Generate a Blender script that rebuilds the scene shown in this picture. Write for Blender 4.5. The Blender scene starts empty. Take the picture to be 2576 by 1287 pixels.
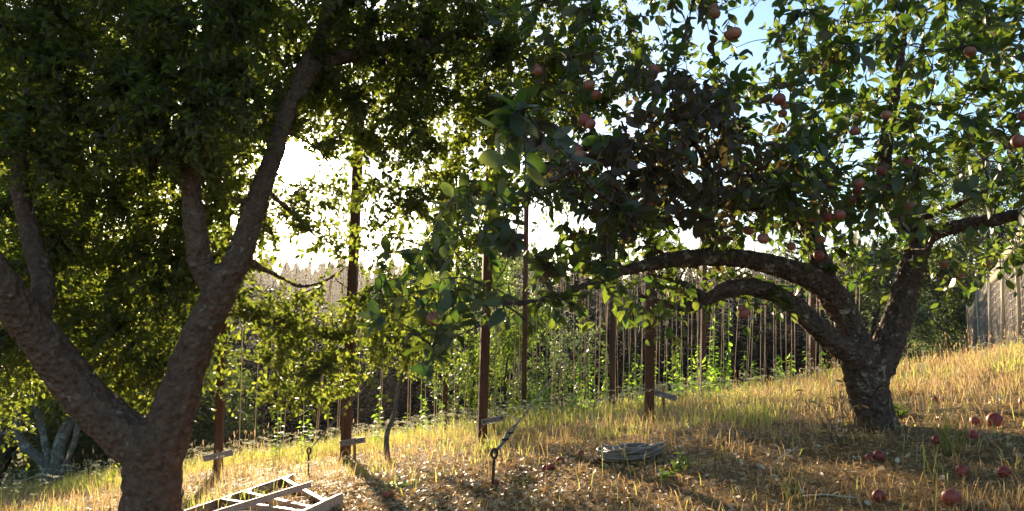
import bpy, math, random
import numpy as np
from mathutils import Vector, Matrix
random.seed(7)
R = np.random.default_rng(11)
C = bpy.context.scene.collection
sc = bpy.context.scene
rad = math.radians

# ------------------------------------------------------------------ camera, sky, sun, exposure
F = 731.0
PITCH = rad(4.0)
SUN_AZ, SUN_EL = rad(-16.95), rad(11.1)        # measured from +Y, clockwise positive
SUN_DIR = Vector((math.sin(SUN_AZ)*math.cos(SUN_EL), math.cos(SUN_AZ)*math.cos(SUN_EL), math.sin(SUN_EL)))
cam = bpy.data.cameras.new('camera'); camo = bpy.data.objects.new('camera', cam); C.objects.link(camo)
cam.sensor_width = 36; cam.lens = 36*F/1024; cam.clip_end = 3000; cam.clip_start = .02
camo.rotation_euler = (math.pi/2 + PITCH, 0, 0)
sc.camera = camo
w = bpy.data.worlds.new('World'); sc.world = w; w.use_nodes = True
nt = w.node_tree; N = nt.nodes; L = nt.links
bg = N['Background']
sky = N.new('ShaderNodeTexSky'); sky.sky_type = 'NISHITA'; sky.sun_disc = False
sky.sun_elevation = SUN_EL; sky.sun_rotation = SUN_AZ
sky.air_density = 1.0; sky.dust_density = .5; sky.ozone_density = 2.5
SKY_STRENGTH = .09
# bright air round the sun (aureole): part of the sky's own light
tc = N.new('ShaderNodeTexCoord')
dt = N.new('ShaderNodeVectorMath'); dt.operation = 'DOT_PRODUCT'; dt.inputs[1].default_value = SUN_DIR
L.new(tc.outputs['Generated'], dt.inputs[0])
mx = N.new('ShaderNodeMath'); mx.operation = 'MAXIMUM'; mx.inputs[1].default_value = 0
L.new(dt.outputs['Value'], mx.inputs[0])
def powr(p, k):
    a = N.new('ShaderNodeMath'); a.operation = 'POWER'; a.inputs[1].default_value = p
    b = N.new('ShaderNodeMath'); b.operation = 'MULTIPLY'; b.inputs[1].default_value = k
    L.new(mx.outputs[0], a.inputs[0]); L.new(a.outputs[0], b.inputs[0]); return b
g1, g2 = powr(28, 6), powr(3500, 900)
ad = N.new('ShaderNodeMath'); ad.operation = 'ADD'
L.new(g1.outputs[0], ad.inputs[0]); L.new(g2.outputs[0], ad.inputs[1])
cm = N.new('ShaderNodeVectorMath'); cm.operation = 'SCALE'; cm.inputs[0].default_value = (1, .9, .74)
L.new(ad.outputs[0], cm.inputs['Scale'])
sm = N.new('ShaderNodeVectorMath'); sm.operation = 'ADD'
L.new(sky.outputs[0], sm.inputs[0]); L.new(cm.outputs[0], sm.inputs[1])
L.new(sm.outputs[0], bg.inputs['Color']); bg.inputs['Strength'].default_value = SKY_STRENGTH
sun = bpy.data.lights.new('sun', 'SUN'); sun.energy = 5.0; sun.angle = rad(.6); sun.color = (1, .80, .55)
suno = bpy.data.objects.new('sun', sun); C.objects.link(suno)
suno.rotation_euler = SUN_DIR.to_track_quat('Z', 'Y').to_euler()
sc.view_settings.view_transform = 'Standard'; sc.view_settings.look = 'None'
sc.view_settings.exposure = 1.85
sc.render.engine = 'CYCLES'
cy = sc.cycles
cy.max_bounces = 6; cy.diffuse_bounces = 4; cy.glossy_bounces = 2; cy.transmission_bounces = 4; cy.volume_bounces = 0
cy.caustics_reflective = False; cy.caustics_refractive = False
cy.sample_clamp_indirect = 6; cy.use_denoising = True

# ------------------------------------------------------------------ pixels of the 2576-wide photo to space
K = 1024/2576.0
cp, sp = math.cos(PITCH), math.sin(PITCH)
def ray(x, y):
    u = (x*K - 512)/F; v = (255.5 - y*K)/F
    d = Vector((u, cp - v*sp, sp + v*cp)); return d/d.y
def P(x, y, Z): return ray(x, y)*Z
def toR(wpx, Z): return wpx*K/F*Z/2
def proj(p):
    p = Vector(p); f = p.y*cp + p.z*sp; up = -p.y*sp + p.z*cp
    return ((p.x/f*F + 512)/K, (255.5 - up/f*F)/K)
def vnoise(x, y, s=1.0, seed=0):
    x = np.asarray(x, float)/s + seed*13.7; y = np.asarray(y, float)/s + seed*7.3
    xi = np.floor(x).astype(int); yi = np.floor(y).astype(int); fx = x-xi; fy = y-yi
    fx = fx*fx*(3-2*fx); fy = fy*fy*(3-2*fy)
    def h(a, b):
        n = (a*374761393 + b*668265263 + seed*974711) & 0x7fffffff
        n = ((n ^ (n >> 13))*1274126177) & 0x7fffffff
        return ((n ^ (n >> 16)) & 0xffff)/65535.0
    return (h(xi,yi)*(1-fx)+h(xi+1,yi)*fx)*(1-fy)+(h(xi,yi+1)*(1-fx)+h(xi+1,yi+1)*fx)*fy
def softplus(t, k=1.0): return np.logaddexp(0, np.asarray(t, float)/k)*k
def ground_z(x, y):
    x = np.asarray(x, float); y = np.asarray(y, float)
    ye = 5 + softplus(y-5, .5)
    xs = np.clip(x, -14, 22)
    z = -1.46 + .135*xs - .10*(np.minimum(ye, 40)-8.2)
    ridge = 13.0 + .18*np.clip(x-4, 0, 12)
    dr = softplus(y-ridge, .8)
    z = z - .34*np.minimum(dr, 22) - .06*np.clip(dr-22, 0, 130)
    near = np.clip((60-y)/60, 0, 1)
    z = z + near*(.07*(vnoise(x,y,1.3,1)-.5) + .035*(vnoise(x,y,.42,2)-.5) + .014*(vnoise(x,y,.16,3)-.5))
    return z
def G(x, y): return float(ground_z(x, y))
def hit(px, py, lift=0.0):
    d = ray(px, py); a, b = .8, 60.0
    t = a
    while t < b:
        if d.z*t < G(d.x*t, t) + lift: break
        t += .05
    lo, hi = t-.05, t
    for _ in range(25):
        m = (lo+hi)/2
        if d.z*m < G(d.x*m, m) + lift: hi = m
        else: lo = m
    return d*hi

# ------------------------------------------------------------------ helpers
def mesh_obj(name, verts, faces, mat=None, parent=None, smooth=False):
    me = bpy.data.meshes.new(name)
    if isinstance(faces, np.ndarray):
        verts = np.ascontiguousarray(verts, dtype=np.float32); n = faces.shape[1]; m = faces.shape[0]
        me.vertices.add(len(verts)); me.vertices.foreach_set('co', verts.ravel())
        me.loops.add(m*n); me.loops.foreach_set('vertex_index', np.ascontiguousarray(faces, dtype=np.int32).ravel())
        me.polygons.add(m); me.polygons.foreach_set('loop_start', np.arange(0, m*n, n, dtype=np.int32))
        me.update(calc_edges=True)
    else:
        me.from_pydata([tuple(v) for v in verts], [], faces); me.update()
    if smooth: me.polygons.foreach_set('use_smooth', [True]*len(me.polygons))
    if mat: me.materials.append(mat)
    o = bpy.data.objects.new(name, me); C.objects.link(o)
    if parent: o.parent = parent; o.matrix_parent_inverse = Matrix.Translation(-parent.location) if parent.rotation_euler.to_quaternion().angle < 1e-6 else parent.matrix_basis.inverted()
    return o
def tag(o, label, cat, group=None):
    o['label'] = label; o['category'] = cat
    if group: o['group'] = group
    return o
def thing(name, label, cat, loc=(0,0,0), group=None):
    o = bpy.data.objects.new(name, None); C.objects.link(o); o.location = loc; o.empty_display_size = .1
    return tag(o, label, cat, group)
class MB:
    def __init__(s): s.v = []; s.f = []
    def add(s, v, f):
        k = len(s.v); s.v += [tuple(p) for p in v]; s.f += [tuple(i+k for i in q) for q in f]
    def tube(s, pts, rs, n=6, cap=True, noise=0.0):
        pts = [Vector(p) for p in pts]
        if not hasattr(rs, '__len__'): rs = [rs]*len(pts)
        k = len(s.v); up = None
        for i, p in enumerate(pts):
            t = (pts[min(i+1, len(pts)-1)] - pts[max(i-1, 0)])
            t = t.normalized() if t.length > 1e-9 else Vector((0,0,1))
            if up is None: up = Vector((1,0,0)) if abs(t.x) < .8 else Vector((0,1,0))
            a = (up - t*up.dot(t)).normalized(); b = t.cross(a); up = a
            for j in range(n):
                th = 2*math.pi*j/n
                r = rs[i]*(1 + (noise*(random.random()-.5) if noise else 0))
                s.v.append(tuple(p + (a*math.cos(th) + b*math.sin(th))*r))
        for i in range(len(pts)-1):
            for j in range(n):
                s.f.append((k+i*n+j, k+i*n+(j+1)%n, k+(i+1)*n+(j+1)%n, k+(i+1)*n+j))
        if cap:
            s.f.append(tuple(k+j for j in reversed(range(n)))); e = k+(len(pts)-1)*n
            s.f.append(tuple(e+j for j in range(n)))
    def beam(s, a, b, wv, hv, bev=.004):
        # chamfered bar from a to b; wv, hv: half-extent vectors across it
        a, b, wv, hv = map(Vector, (a, b, wv, hv)); W, H = wv.length, hv.length; wn, hn = wv.normalized(), hv.normalized()
        c = bev; prof = [(-W+c,-H),(W-c,-H),(W,-H+c),(W,H-c),(W-c,H),(-W+c,H),(-W,H-c),(-W,-H+c)]
        k = len(s.v)
        for e in (a, b):
            for (x, y) in prof: s.v.append(tuple(e + wn*x + hn*y))
        for j in range(8): s.f.append((k+j, k+(j+1)%8, k+8+(j+1)%8, k+8+j))
        s.f.append(tuple(k+j for j in reversed(range(8)))); s.f.append(tuple(k+8+j for j in range(8)))
    def obj(s, name, mat, parent=None, smooth=False): return mesh_obj(name, s.v, s.f, mat, parent, smooth)
def catmull(pts, sub=6):
    pts = [np.array(p, float) for p in pts]; out = []
    for i in range(len(pts)-1):
        p0 = pts[max(i-1,0)]; p1 = pts[i]; p2 = pts[i+1]; p3 = pts[min(i+2, len(pts)-1)]
        for k in range(sub):
            t = k/sub
            out.append(.5*((2*p1)+(-p0+p2)*t+(2*p0-5*p1+4*p2-p3)*t*t+(-p0+3*p1-3*p2+p3)*t**3))
    out.append(pts[-1]); return out
def norm(a): return a/np.maximum(np.linalg.norm(a, axis=-1, keepdims=True), 1e-9)

# ------------------------------------------------------------------ materials
def mat_new(name):
    m = bpy.data.materials.new(name); m.use_nodes = True
    return m, m.node_tree.nodes, m.node_tree.links
def ramp(n, stops):
    r = n.new('ShaderNodeValToRGB'); e = r.color_ramp.elements
    while len(e) < len(stops): e.new(.5)
    for i, (p, c) in enumerate(stops): e[i].position = p; e[i].color = (*c, 1)
    return r
def leaf_mat(name, stops, trans, tmix=.42, rough=.42, spec=.4, island=True, tsat=1.0):
    m, n, l = mat_new(name); out = n['Material Output']; b = n['Principled BSDF']
    if island:
        g = n.new('ShaderNodeNewGeometry'); src = g.outputs['Random Per Island']
    else:
        t = n.new('ShaderNodeTexNoise'); t.inputs['Scale'].default_value = 9; src = t.outputs['Fac']
    r = ramp(n, stops); l.new(src, r.inputs['Fac'])
    l.new(r.outputs['Color'], b.inputs['Base Color']); b.inputs['Roughness'].default_value = rough
    b.inputs['Specular IOR Level'].default_value = spec
    tr = n.new('ShaderNodeBsdfTranslucent')
    mu = n.new('ShaderNodeMix'); mu.data_type = 'RGBA'; mu.blend_type = 'MULTIPLY'; mu.inputs['Factor'].default_value = 1
    rt = ramp(n, [(0, trans[0]), (1, trans[1])]); 
    m2 = n.new('ShaderNodeMath'); m2.operation = 'FRACT'; m3 = n.new('ShaderNodeMath'); m3.operation = 'MULTIPLY'; m3.inputs[1].default_value = 7.13
    l.new(src, m3.inputs[0]); l.new(m3.outputs[0], m2.inputs[0]); l.new(m2.outputs[0], rt.inputs['Fac'])
    l.new(rt.outputs['Color'], tr.inputs['Color'])
    mix = n.new('ShaderNodeMixShader'); mix.inputs[0].default_value = tmix
    l.new(b.outputs[0], mix.inputs[1]); l.new(tr.outputs[0], mix.inputs[2]); l.new(mix.outputs[0], out.inputs['Surface'])
    return m
def bark_mat(name, c1, c2, lichen=None, lich=.5, scale=18, bump=.6):
    m, n, l = mat_new(name); b = n['Principled BSDF']
    co = n.new('ShaderNodeTexCoord')
    t = n.new('ShaderNodeTexNoise'); t.inputs['Scale'].default_value = scale; t.inputs['Detail'].default_value = 9; t.inputs['Roughness'].default_value = .68
    l.new(co.outputs['Object'], t.inputs['Vector'])
    v = n.new('ShaderNodeTexVoronoi'); v.inputs['Scale'].default_value = scale*1.6; l.new(co.outputs['Object'], v.inputs['Vector'])
    r = ramp(n, [(.3, c1), (.68, c2)]); l.new(t.outputs['Fac'], r.inputs['Fac'])
    col = r.outputs['Color']
    if lichen:
        t2 = n.new('ShaderNodeTexNoise'); t2.inputs['Scale'].default_value = 11; t2.inputs['Detail'].default_value = 6; t2.inputs['Roughness'].default_value = .7
        l.new(co.outputs['Object'], t2.inputs['Vector'])
        r2 = ramp(n, [(lich, (0,0,0)), (lich+.05, (1,1,1))]); l.new(t2.outputs['Fac'], r2.inputs['Fac'])
        mi = n.new('ShaderNodeMix'); mi.data_type = 'RGBA'; mi.inputs['B'].default_value = (*lichen, 1)
        mi2 = [s for s in mi.inputs if s.type == 'RGBA']
        l.new(r2.outputs['Color'], mi.inputs['Factor']); l.new(col, mi2[0]); mi2[1].default_value = (*lichen, 1)
        col = [o for o in mi.outputs if o.type == 'RGBA'][0]
    l.new(col, b.inputs['Base Color']); b.inputs['Roughness'].default_value = .9; b.inputs['Specular IOR Level'].default_value = .2
    ad = n.new('ShaderNodeMath'); ad.operation = 'ADD'; l.new(t.outputs['Fac'], ad.inputs[0]); l.new(v.outputs['Distance'], ad.inputs[1])
    bu = n.new('ShaderNodeBump'); bu.inputs['Strength'].default_value = bump; bu.inputs['Distance'].default_value = .05
    l.new(ad.outputs[0], bu.inputs['Height']); l.new(bu.outputs[0], b.inputs['Normal'])
    return m
def plain_mat(name, c1, c2, rough=.7, scale=20, metal=0, spec=.3, stretch=None, bump=.2, coord='Object'):
    m, n, l = mat_new(name); b = n['Principled BSDF']
    co = n.new('ShaderNodeTexCoord'); src = co.outputs[coord]
    if stretch:
        mp = n.new('ShaderNodeMapping'); mp.inputs['Scale'].default_value = stretch; l.new(src, mp.inputs['Vector']); src = mp.outputs[0]
    t = n.new('ShaderNodeTexNoise'); t.inputs['Scale'].default_value = scale; t.inputs['Detail'].default_value = 6; l.new(src, t.inputs['Vector'])
    r = ramp(n, [(.32, c1), (.68, c2)]); l.new(t.outputs['Fac'], r.inputs['Fac']); l.new(r.outputs[0], b.inputs['Base Color'])
    b.inputs['Roughness'].default_value = rough; b.inputs['Metallic'].default_value = metal; b.inputs['Specular IOR Level'].default_value = spec
    if bump:
        bu = n.new('ShaderNodeBump'); bu.inputs['Strength'].default_value = bump; bu.inputs['Distance'].default_value = .004
        l.new(t.outputs['Fac'], bu.inputs['Height']); l.new(bu.outputs[0], b.inputs['Normal'])
    return m
M = {}
M['small_leaf'] = leaf_mat('small_leaf', [(0,(.022,.025,.010)),(.5,(.034,.040,.014)),(.85,(.055,.055,.02)),(1,(.10,.065,.03))], ((.18,.27,.02),(.46,.52,.06)), .40, .5, .2)
M['apple_leaf'] = leaf_mat('apple_leaf', [(0,(.026,.032,.014)),(.5,(.038,.048,.018)),(.8,(.055,.055,.024)),(.92,(.085,.06,.03)),(1,(.14,.09,.04))], ((.10,.22,.02),(.34,.42,.045)), .35, .42, .45)
M['bronze_leaf'] = leaf_mat('bronze_leaf', [(0,(.035,.024,.016)),(.5,(.06,.04,.024)),(1,(.09,.06,.035))], ((.14,.10,.03),(.30,.24,.05)), .26, .5, .35)
M['bright_leaf'] = leaf_mat('bright_leaf', [(0,(.04,.07,.015)),(1,(.08,.11,.03))], ((.20,.38,.03),(.42,.52,.06)), .5, .5, .35)
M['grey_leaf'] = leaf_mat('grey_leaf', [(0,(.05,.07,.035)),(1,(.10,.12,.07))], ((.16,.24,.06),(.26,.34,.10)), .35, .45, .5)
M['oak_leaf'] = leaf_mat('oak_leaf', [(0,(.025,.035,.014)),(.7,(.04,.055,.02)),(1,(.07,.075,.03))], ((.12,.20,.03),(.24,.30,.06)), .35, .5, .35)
M['conifer'] = leaf_mat('conifer_needles', [(0,(.012,.013,.009)),(1,(.024,.026,.016))], ((.03,.04,.02),(.05,.06,.03)), .12, .7, .2)
M['far_conifer'] = leaf_mat('far_needles', [(0,(.018,.024,.016)),(1,(.04,.05,.03))], ((.03,.04,.02),(.05,.06,.03)), .1, .8, .1)
M['hop_leaf'] = leaf_mat('hop_leaf', [(0,(.06,.12,.02)),(1,(.10,.17,.03))], ((.30,.60,.03),(.52,.74,.07)), .55, .5, .35)
M['straw'] = leaf_mat('straw_blades', [(0,(.14,.07,.03)),(.3,(.36,.21,.085)),(.75,(.50,.34,.15)),(1,(.66,.53,.31))], ((.48,.28,.09),(.70,.52,.24)), .45, .55, .3)
M['green_blade'] = leaf_mat('green_blades', [(0,(.12,.15,.035)),(.6,(.21,.22,.06)),(1,(.36,.31,.11))], ((.42,.50,.08),(.66,.64,.16)), .5, .55, .3)
M['litter'] = leaf_mat('dead_leaves', [(0,(.16,.075,.03)),(.4,(.34,.20,.085)),(.8,(.50,.34,.17)),(1,(.70,.58,.40))], ((.42,.24,.08),(.56,.40,.18)), .2, .52, .35)
M['flower'] = leaf_mat('umbel_florets', [(0,(.46,.43,.22)),(1,(.66,.64,.42))], ((.6,.58,.30),(.7,.68,.42)), .4, .7, .2)
M['seed'] = leaf_mat('seed_heads', [(0,(.42,.26,.15)),(1,(.60,.44,.28))], ((.6,.38,.2),(.7,.5,.3)), .4, .7, .2)
M['tree_bark'] = bark_mat('tree_bark', (.085,.046,.029), (.22,.135,.088), (.29,.215,.15), .60, 16, .9)
M['apple_bark'] = bark_mat('apple_bark', (.07,.043,.032), (.21,.14,.105), (.42,.37,.28), .575, 22, 1.0)
M['twig'] = plain_mat('twig_bark', (.06,.042,.03), (.12,.085,.06), .85, 30, bump=.3)
M['pale_bark'] = bark_mat('pale_bark', (.07,.068,.058), (.17,.165,.145), (.27,.275,.245), .55, 16, .5)
M['dark_bark'] = bark_mat('dark_bark', (.05,.035,.025), (.09,.065,.05), None, .5, 12, .5)
M['post'] = plain_mat('creosoted_timber', (.055,.022,.013), (.16,.07,.038), .8, 26, stretch=(5,5,.12), bump=1.0)
M['stake'] = plain_mat('stake_wood', (.36,.15,.06), (.48,.22,.09), .7, 14, stretch=(4,4,.6))
M['board'] = plain_mat('grey_board', (.26,.21,.19), (.40,.34,.31), .65, 10, stretch=(1,3,6), bump=.4)
M['ink'] = plain_mat('marker_ink', (.035,.03,.03), (.06,.05,.05), .6, 30, bump=0)
M['twine'] = leaf_mat('coir_twine', [(.3,(.44,.34,.23)),(.7,(.66,.54,.39))], ((.50,.41,.29),(.62,.53,.40)), .38, .9, .1, island=False)
M['steel'] = plain_mat('galvanised_steel', (.17,.15,.13), (.28,.25,.22), .6, 60, metal=.4)
M['rust'] = plain_mat('rusted_iron', (.045,.022,.014), (.10,.045,.025), .7, 60, metal=.2, bump=.5)
M['ladder'] = plain_mat('ladder_aluminium', (.50,.32,.20), (.66,.46,.32), .62, 22, metal=0, spec=.5, stretch=(1,1,1), bump=.08)
M['ladder_step'] = plain_mat('ladder_step_metal', (.50,.35,.24), (.62,.47,.35), .55, 30, metal=0, spec=.3, bump=.05)
M['hose'] = plain_mat('weathered_tubing', (.14,.105,.075), (.28,.225,.17), .42, 14, spec=.5, bump=.1)
M['mesh_wire'] = plain_mat('pale_netting', (.50,.46,.36), (.62,.58,.46), .6, 40)
M['shade_cloth'] = leaf_mat('shade_cloth', [(0,(.13,.105,.10)),(1,(.20,.165,.15))], ((.20,.165,.155),(.26,.22,.20)), .40, .8, .1, island=False)
M['top_band'] = leaf_mat('burlap_band', [(0,(.42,.34,.22)),(1,(.54,.45,.31))], ((.36,.28,.16),(.44,.34,.2)), .3, .8, .1, island=False)
M['fence_wood'] = plain_mat('weathered_pole', (.38,.33,.22), (.52,.46,.32), .8, 16, stretch=(3,3,.5))
def apple_mat(name, ca, cb, cc):
    m, n, l = mat_new(name); b = n['Principled BSDF']; co = n.new('ShaderNodeTexCoord')
    oi = n.new('ShaderNodeObjectInfo'); t = n.new('ShaderNodeTexNoise'); t.inputs['Scale'].default_value = 16; t.inputs['Detail'].default_value = 5
    mp = n.new('ShaderNodeMapping'); mp.inputs['Scale'].default_value = (1,1,.45)
    va = n.new('ShaderNodeVectorMath'); va.operation = 'ADD'; l.new(co.outputs['Object'], mp.inputs['Vector']); l.new(mp.outputs[0], va.inputs[0]); l.new(oi.outputs['Random'], va.inputs[1])
    l.new(va.outputs[0], t.inputs['Vector'])
    ad = n.new('ShaderNodeMath'); ad.operation = 'MULTIPLY_ADD'; ad.inputs[1].default_value = .25; l.new(oi.outputs['Random'], ad.inputs[0]); l.new(t.outputs['Fac'], ad.inputs[2])
    r = ramp(n, [(.45, ca), (.68, cb), (.95, cc)]); l.new(ad.outputs[0], r.inputs['Fac']); l.new(r.outputs[0], b.inputs['Base Color'])
    b.inputs['Roughness'].default_value = .48; b.inputs['Subsurface Weight'].default_value = .0; b.inputs['Specular IOR Level'].default_value = .45
    return m
M['apple_red'] = apple_mat('ripe_apple_skin', (.20,.022,.022), (.30,.04,.03), (.40,.17,.07))
M['apple_tree'] = apple_mat('hanging_apple_skin', (.24,.035,.035), (.33,.10,.065), (.35,.27,.09))

def ground_material():
    m, n, l = mat_new('dry_ground'); b = n['Principled BSDF']; co = n.new('ShaderNodeTexCoord')
    t = n.new('ShaderNodeTexNoise'); t.inputs['Scale'].default_value = 1.1; t.inputs['Detail'].default_value = 8; l.new(co.outputs['Object'], t.inputs['Vector'])
    f = n.new('ShaderNodeTexNoise'); f.inputs['Scale'].default_value = 38; f.inputs['Detail'].default_value = 8; f.inputs['Roughness'].default_value = .75; l.new(co.outputs['Object'], f.inputs['Vector'])
    r1 = ramp(n, [(.3,(.11,.066,.03)),(.55,(.22,.14,.06)),(.75,(.32,.22,.10))]); l.new(f.outputs['Fac'], r1.inputs['Fac'])
    r2 = ramp(n, [(.35,(.10,.095,.035)),(.65,(.24,.14,.055))]); l.new(t.outputs['Fac'], r2.inputs['Fac'])
    mi = n.new('ShaderNodeMix'); mi.data_type = 'RGBA'; mi.inputs['Factor'].default_value = .45
    a = [s for s in mi.inputs if s.type == 'RGBA']; l.new(r1.outputs[0], a[0]); l.new(r2.outputs[0], a[1])
    l.new([o for o in mi.outputs if o.type == 'RGBA'][0], b.inputs['Base Color']); b.inputs['Roughness'].default_value = .95; b.inputs['Specular IOR Level'].default_value = .1
    bu = n.new('ShaderNodeBump'); bu.inputs['Strength'].default_value = .7; bu.inputs['Distance'].default_value = .03; l.new(f.outputs['Fac'], bu.inputs['Height']); l.new(bu.outputs[0], b.inputs['Normal'])
    return m
M['ground'] = ground_material()

# ------------------------------------------------------------------ ground and far hill
def axis(lo, hi, core0, core1, fine, n_out):
    a = np.arange(core0, core1+1e-6, fine)
    l_ = core0 - np.geomspace(fine*2, core0-lo, n_out)[::-1]; r_ = core1 + np.geomspace(fine*2, hi-core1, n_out)
    return np.concatenate([l_, a, r_])
gx = axis(-420, 420, -9, 12, .09, 40); gy = axis(-60, 420, 1, 17, .09, 46)
X, Y = np.meshgrid(gx, gy); Zg = ground_z(X, Y)
V = np.stack([X, Y, Zg], -1).reshape(-1, 3); nx, ny = len(gx), len(gy)
I = np.arange(nx*ny).reshape(ny, nx)
Fq = np.stack([I[:-1,:-1], I[:-1,1:], I[1:,1:], I[1:,:-1]], -1).reshape(-1, 4)
go = mesh_obj('ground', V, Fq, M['ground'], smooth=True); go['kind'] = 'structure'
hx = np.linspace(-400, 400, 120); hy = np.linspace(165, 415, 50)
HX, HY = np.meshgrid(hx, hy)
def hill_z(x, y):
    t = np.clip((y-165)/150, 0, 1); t = t*t*(3-2*t)
    top = 0 + 7*np.exp(-((x+95)/110)**2) + 10*np.clip((x-40)/160, 0, 1.6) + 5*(vnoise(x, y, 60, 5)-.5)
    base = ground_z(x, np.full_like(x, 165.0)) - 3
    return base + t*(top - base)
HZ = hill_z(HX, HY)
I = np.arange(HX.size).reshape(HX.shape)
Fh = np.stack([I[:-1,:-1], I[:-1,1:], I[1:,1:], I[1:,:-1]], -1).reshape(-1, 4)
hill = mesh_obj('hill', np.stack([HX, HY, HZ], -1).reshape(-1, 3), Fh, M['far_conifer'], smooth=True); hill['kind'] = 'structure'

# ------------------------------------------------------------------ foliage machinery
T_SMALL = (np.array([(0,0,0),(-.26,.32,.05),(0,.42,-.03),(.26,.32,.05),(-.24,.66,.03),(.24,.66,.03),(0,1,-.06)]), np.array([(0,2,1,1),(0,3,2,2),(1,2,4,4),(3,5,2,2),(2,6,4,4),(2,5,6,6)]))
def tri_template(v, f): return np.array(v, float), np.array(f)
T_SMALL = tri_template([(0,0,0),(-.27,.38,.06),(.27,.38,.06),(0,.45,-.02),(-.22,.72,.03),(.22,.72,.03),(0,1,-.07)],
                       [(0,3,1),(0,2,3),(1,3,4),(2,5,3),(3,6,4),(3,5,6)])
def _big():
    vs = []; rows = [(0,.02,0),(.10,.13,.0),(.25,.235,.0),(.45,.285,-.012),(.65,.25,-.045),(.82,.155,-.09),(.93,.065,-.13),(1,0,-.17)]
    for (y, wd, z) in rows: vs += [(-wd, y, z+.22*wd), (0, y, z), (wd, y, z+.22*wd)]
    f = []
    for i in range(7):
        a = i*3
        for (p, q) in ((0,1),(1,2)): f += [(a+p, a+q, a+3+q), (a+p, a+3+q, a+3+p)]
    return tri_template(vs, f)
T_BIG = _big()
T_NEEDLE = tri_template([(-.2,0,0),(.2,0,0),(.14,.6,-.05),(0,1,-.14),(-.14,.6,-.05)], [(0,1,2),(0,2,4),(4,2,3)])
def leaves_mesh(name, tpl, pos, ax, nr, ln, wid, mat, parent):
    tv, tf = tpl; ax = norm(ax); nr = norm(nr - ax*(nr*ax).sum(-1, keepdims=True)); sd = np.cross(ax, nr)
    n = len(pos); ln = np.broadcast_to(ln, (n,))[:,None,None]; wid = np.broadcast_to(wid, (n,))[:,None,None]
    cu = R.uniform(-.5, 2.6, n)[:,None,None]
    v = pos[:,None,:] + ln*(tv[None,:,1:2]*ax[:,None,:] + cu*tv[None,:,2:3]*nr[:,None,:]) + ln*wid*tv[None,:,0:1]*sd[:,None,:]
    f = tf[None,:,:] + (np.arange(n)*len(tv))[:,None,None]
    return mesh_obj(name, v.reshape(-1,3), f.reshape(-1,3), mat, parent, smooth=len(tv) > 12)
def tubes_np(polys, rads, n=3):
    vs, fs, k = [], [], 0
    for pts, rs in zip(polys, rads):
        pts = np.asarray(pts); m = len(pts)
        t = norm(np.gradient(pts, axis=0)); ref = np.array([.3,.2,1.0]) if abs(t[0][2]) < .9 else np.array([1.0,0,0])
        a = norm(np.cross(t, ref)); b = np.cross(t, a)
        th = 2*np.pi*np.arange(n)/n
        v = pts[:,None,:] + np.asarray(rs)[:,None,None]*(a[:,None,:]*np.cos(th)[None,:,None] + b[:,None,:]*np.sin(th)[None,:,None])
        vs.append(v.reshape(-1,3))
        i = np.arange((m-1)*n); r_, j = i//n, i%n
        fs.append(np.stack([k+r_*n+j, k+r_*n+(j+1)%n, k+(r_+1)*n+(j+1)%n, k+(r_+1)*n+j], -1)); k += m*n
    return np.concatenate(vs), np.concatenate(fs)
def grow(nodes, centres, bend=.18, droop=0.0):
    """branches from the limb nodes (point, radius) out to every cluster centre, nearest first; returns polylines, radii and the points along them"""
    npz = np.array([p for p, r in nodes]); nr = np.array([r for p, r in nodes])
    left = list(range(len(centres))); cs = np.array(centres)
    d = np.linalg.norm(cs[:,None,:]-npz[None,:,:], axis=2); near = d.argmin(1); dist = d.min(1)
    polys, rads, allp = [], [], []
    done = np.zeros(len(cs), bool)
    for _ in range(len(cs)):
        i = int(np.where(done, 1e9, dist).argmin()); done[i] = True
        a = npz[near[i]]; b = cs[i]; ra = min(nr[near[i]]*.7, .004+.012*dist[i]); ra = max(ra, .0035)
        m = max(4, int(dist[i]/.10)+2); t = np.linspace(0, 1, m)[:,None]
        side = R.normal(size=3)*bend*dist[i]; side[2] = abs(side[2])*.6 - droop*dist[i]
        p = a + (b-a)*t + side*np.sin(np.pi*t)*.6 + R.normal(size=(m,3))*.012*np.sin(np.pi*t)
        r = ra + (ra*.55-ra)*t[:,0]
        polys.append(p); rads.append(r); allp.append(p)
        k0 = len(npz); npz = np.concatenate([npz, p[1:]]); nr = np.concatenate([nr, r[1:]])
        dn = np.linalg.norm(cs[:,None,:]-p[None,1:,:], axis=2); mn = dn.min(1); am = dn.argmin(1) + k0
        up = mn < dist; near = np.where(up, am, near); dist = np.where(up, mn, dist)
    return polys, rads, np.concatenate(allp)
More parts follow.
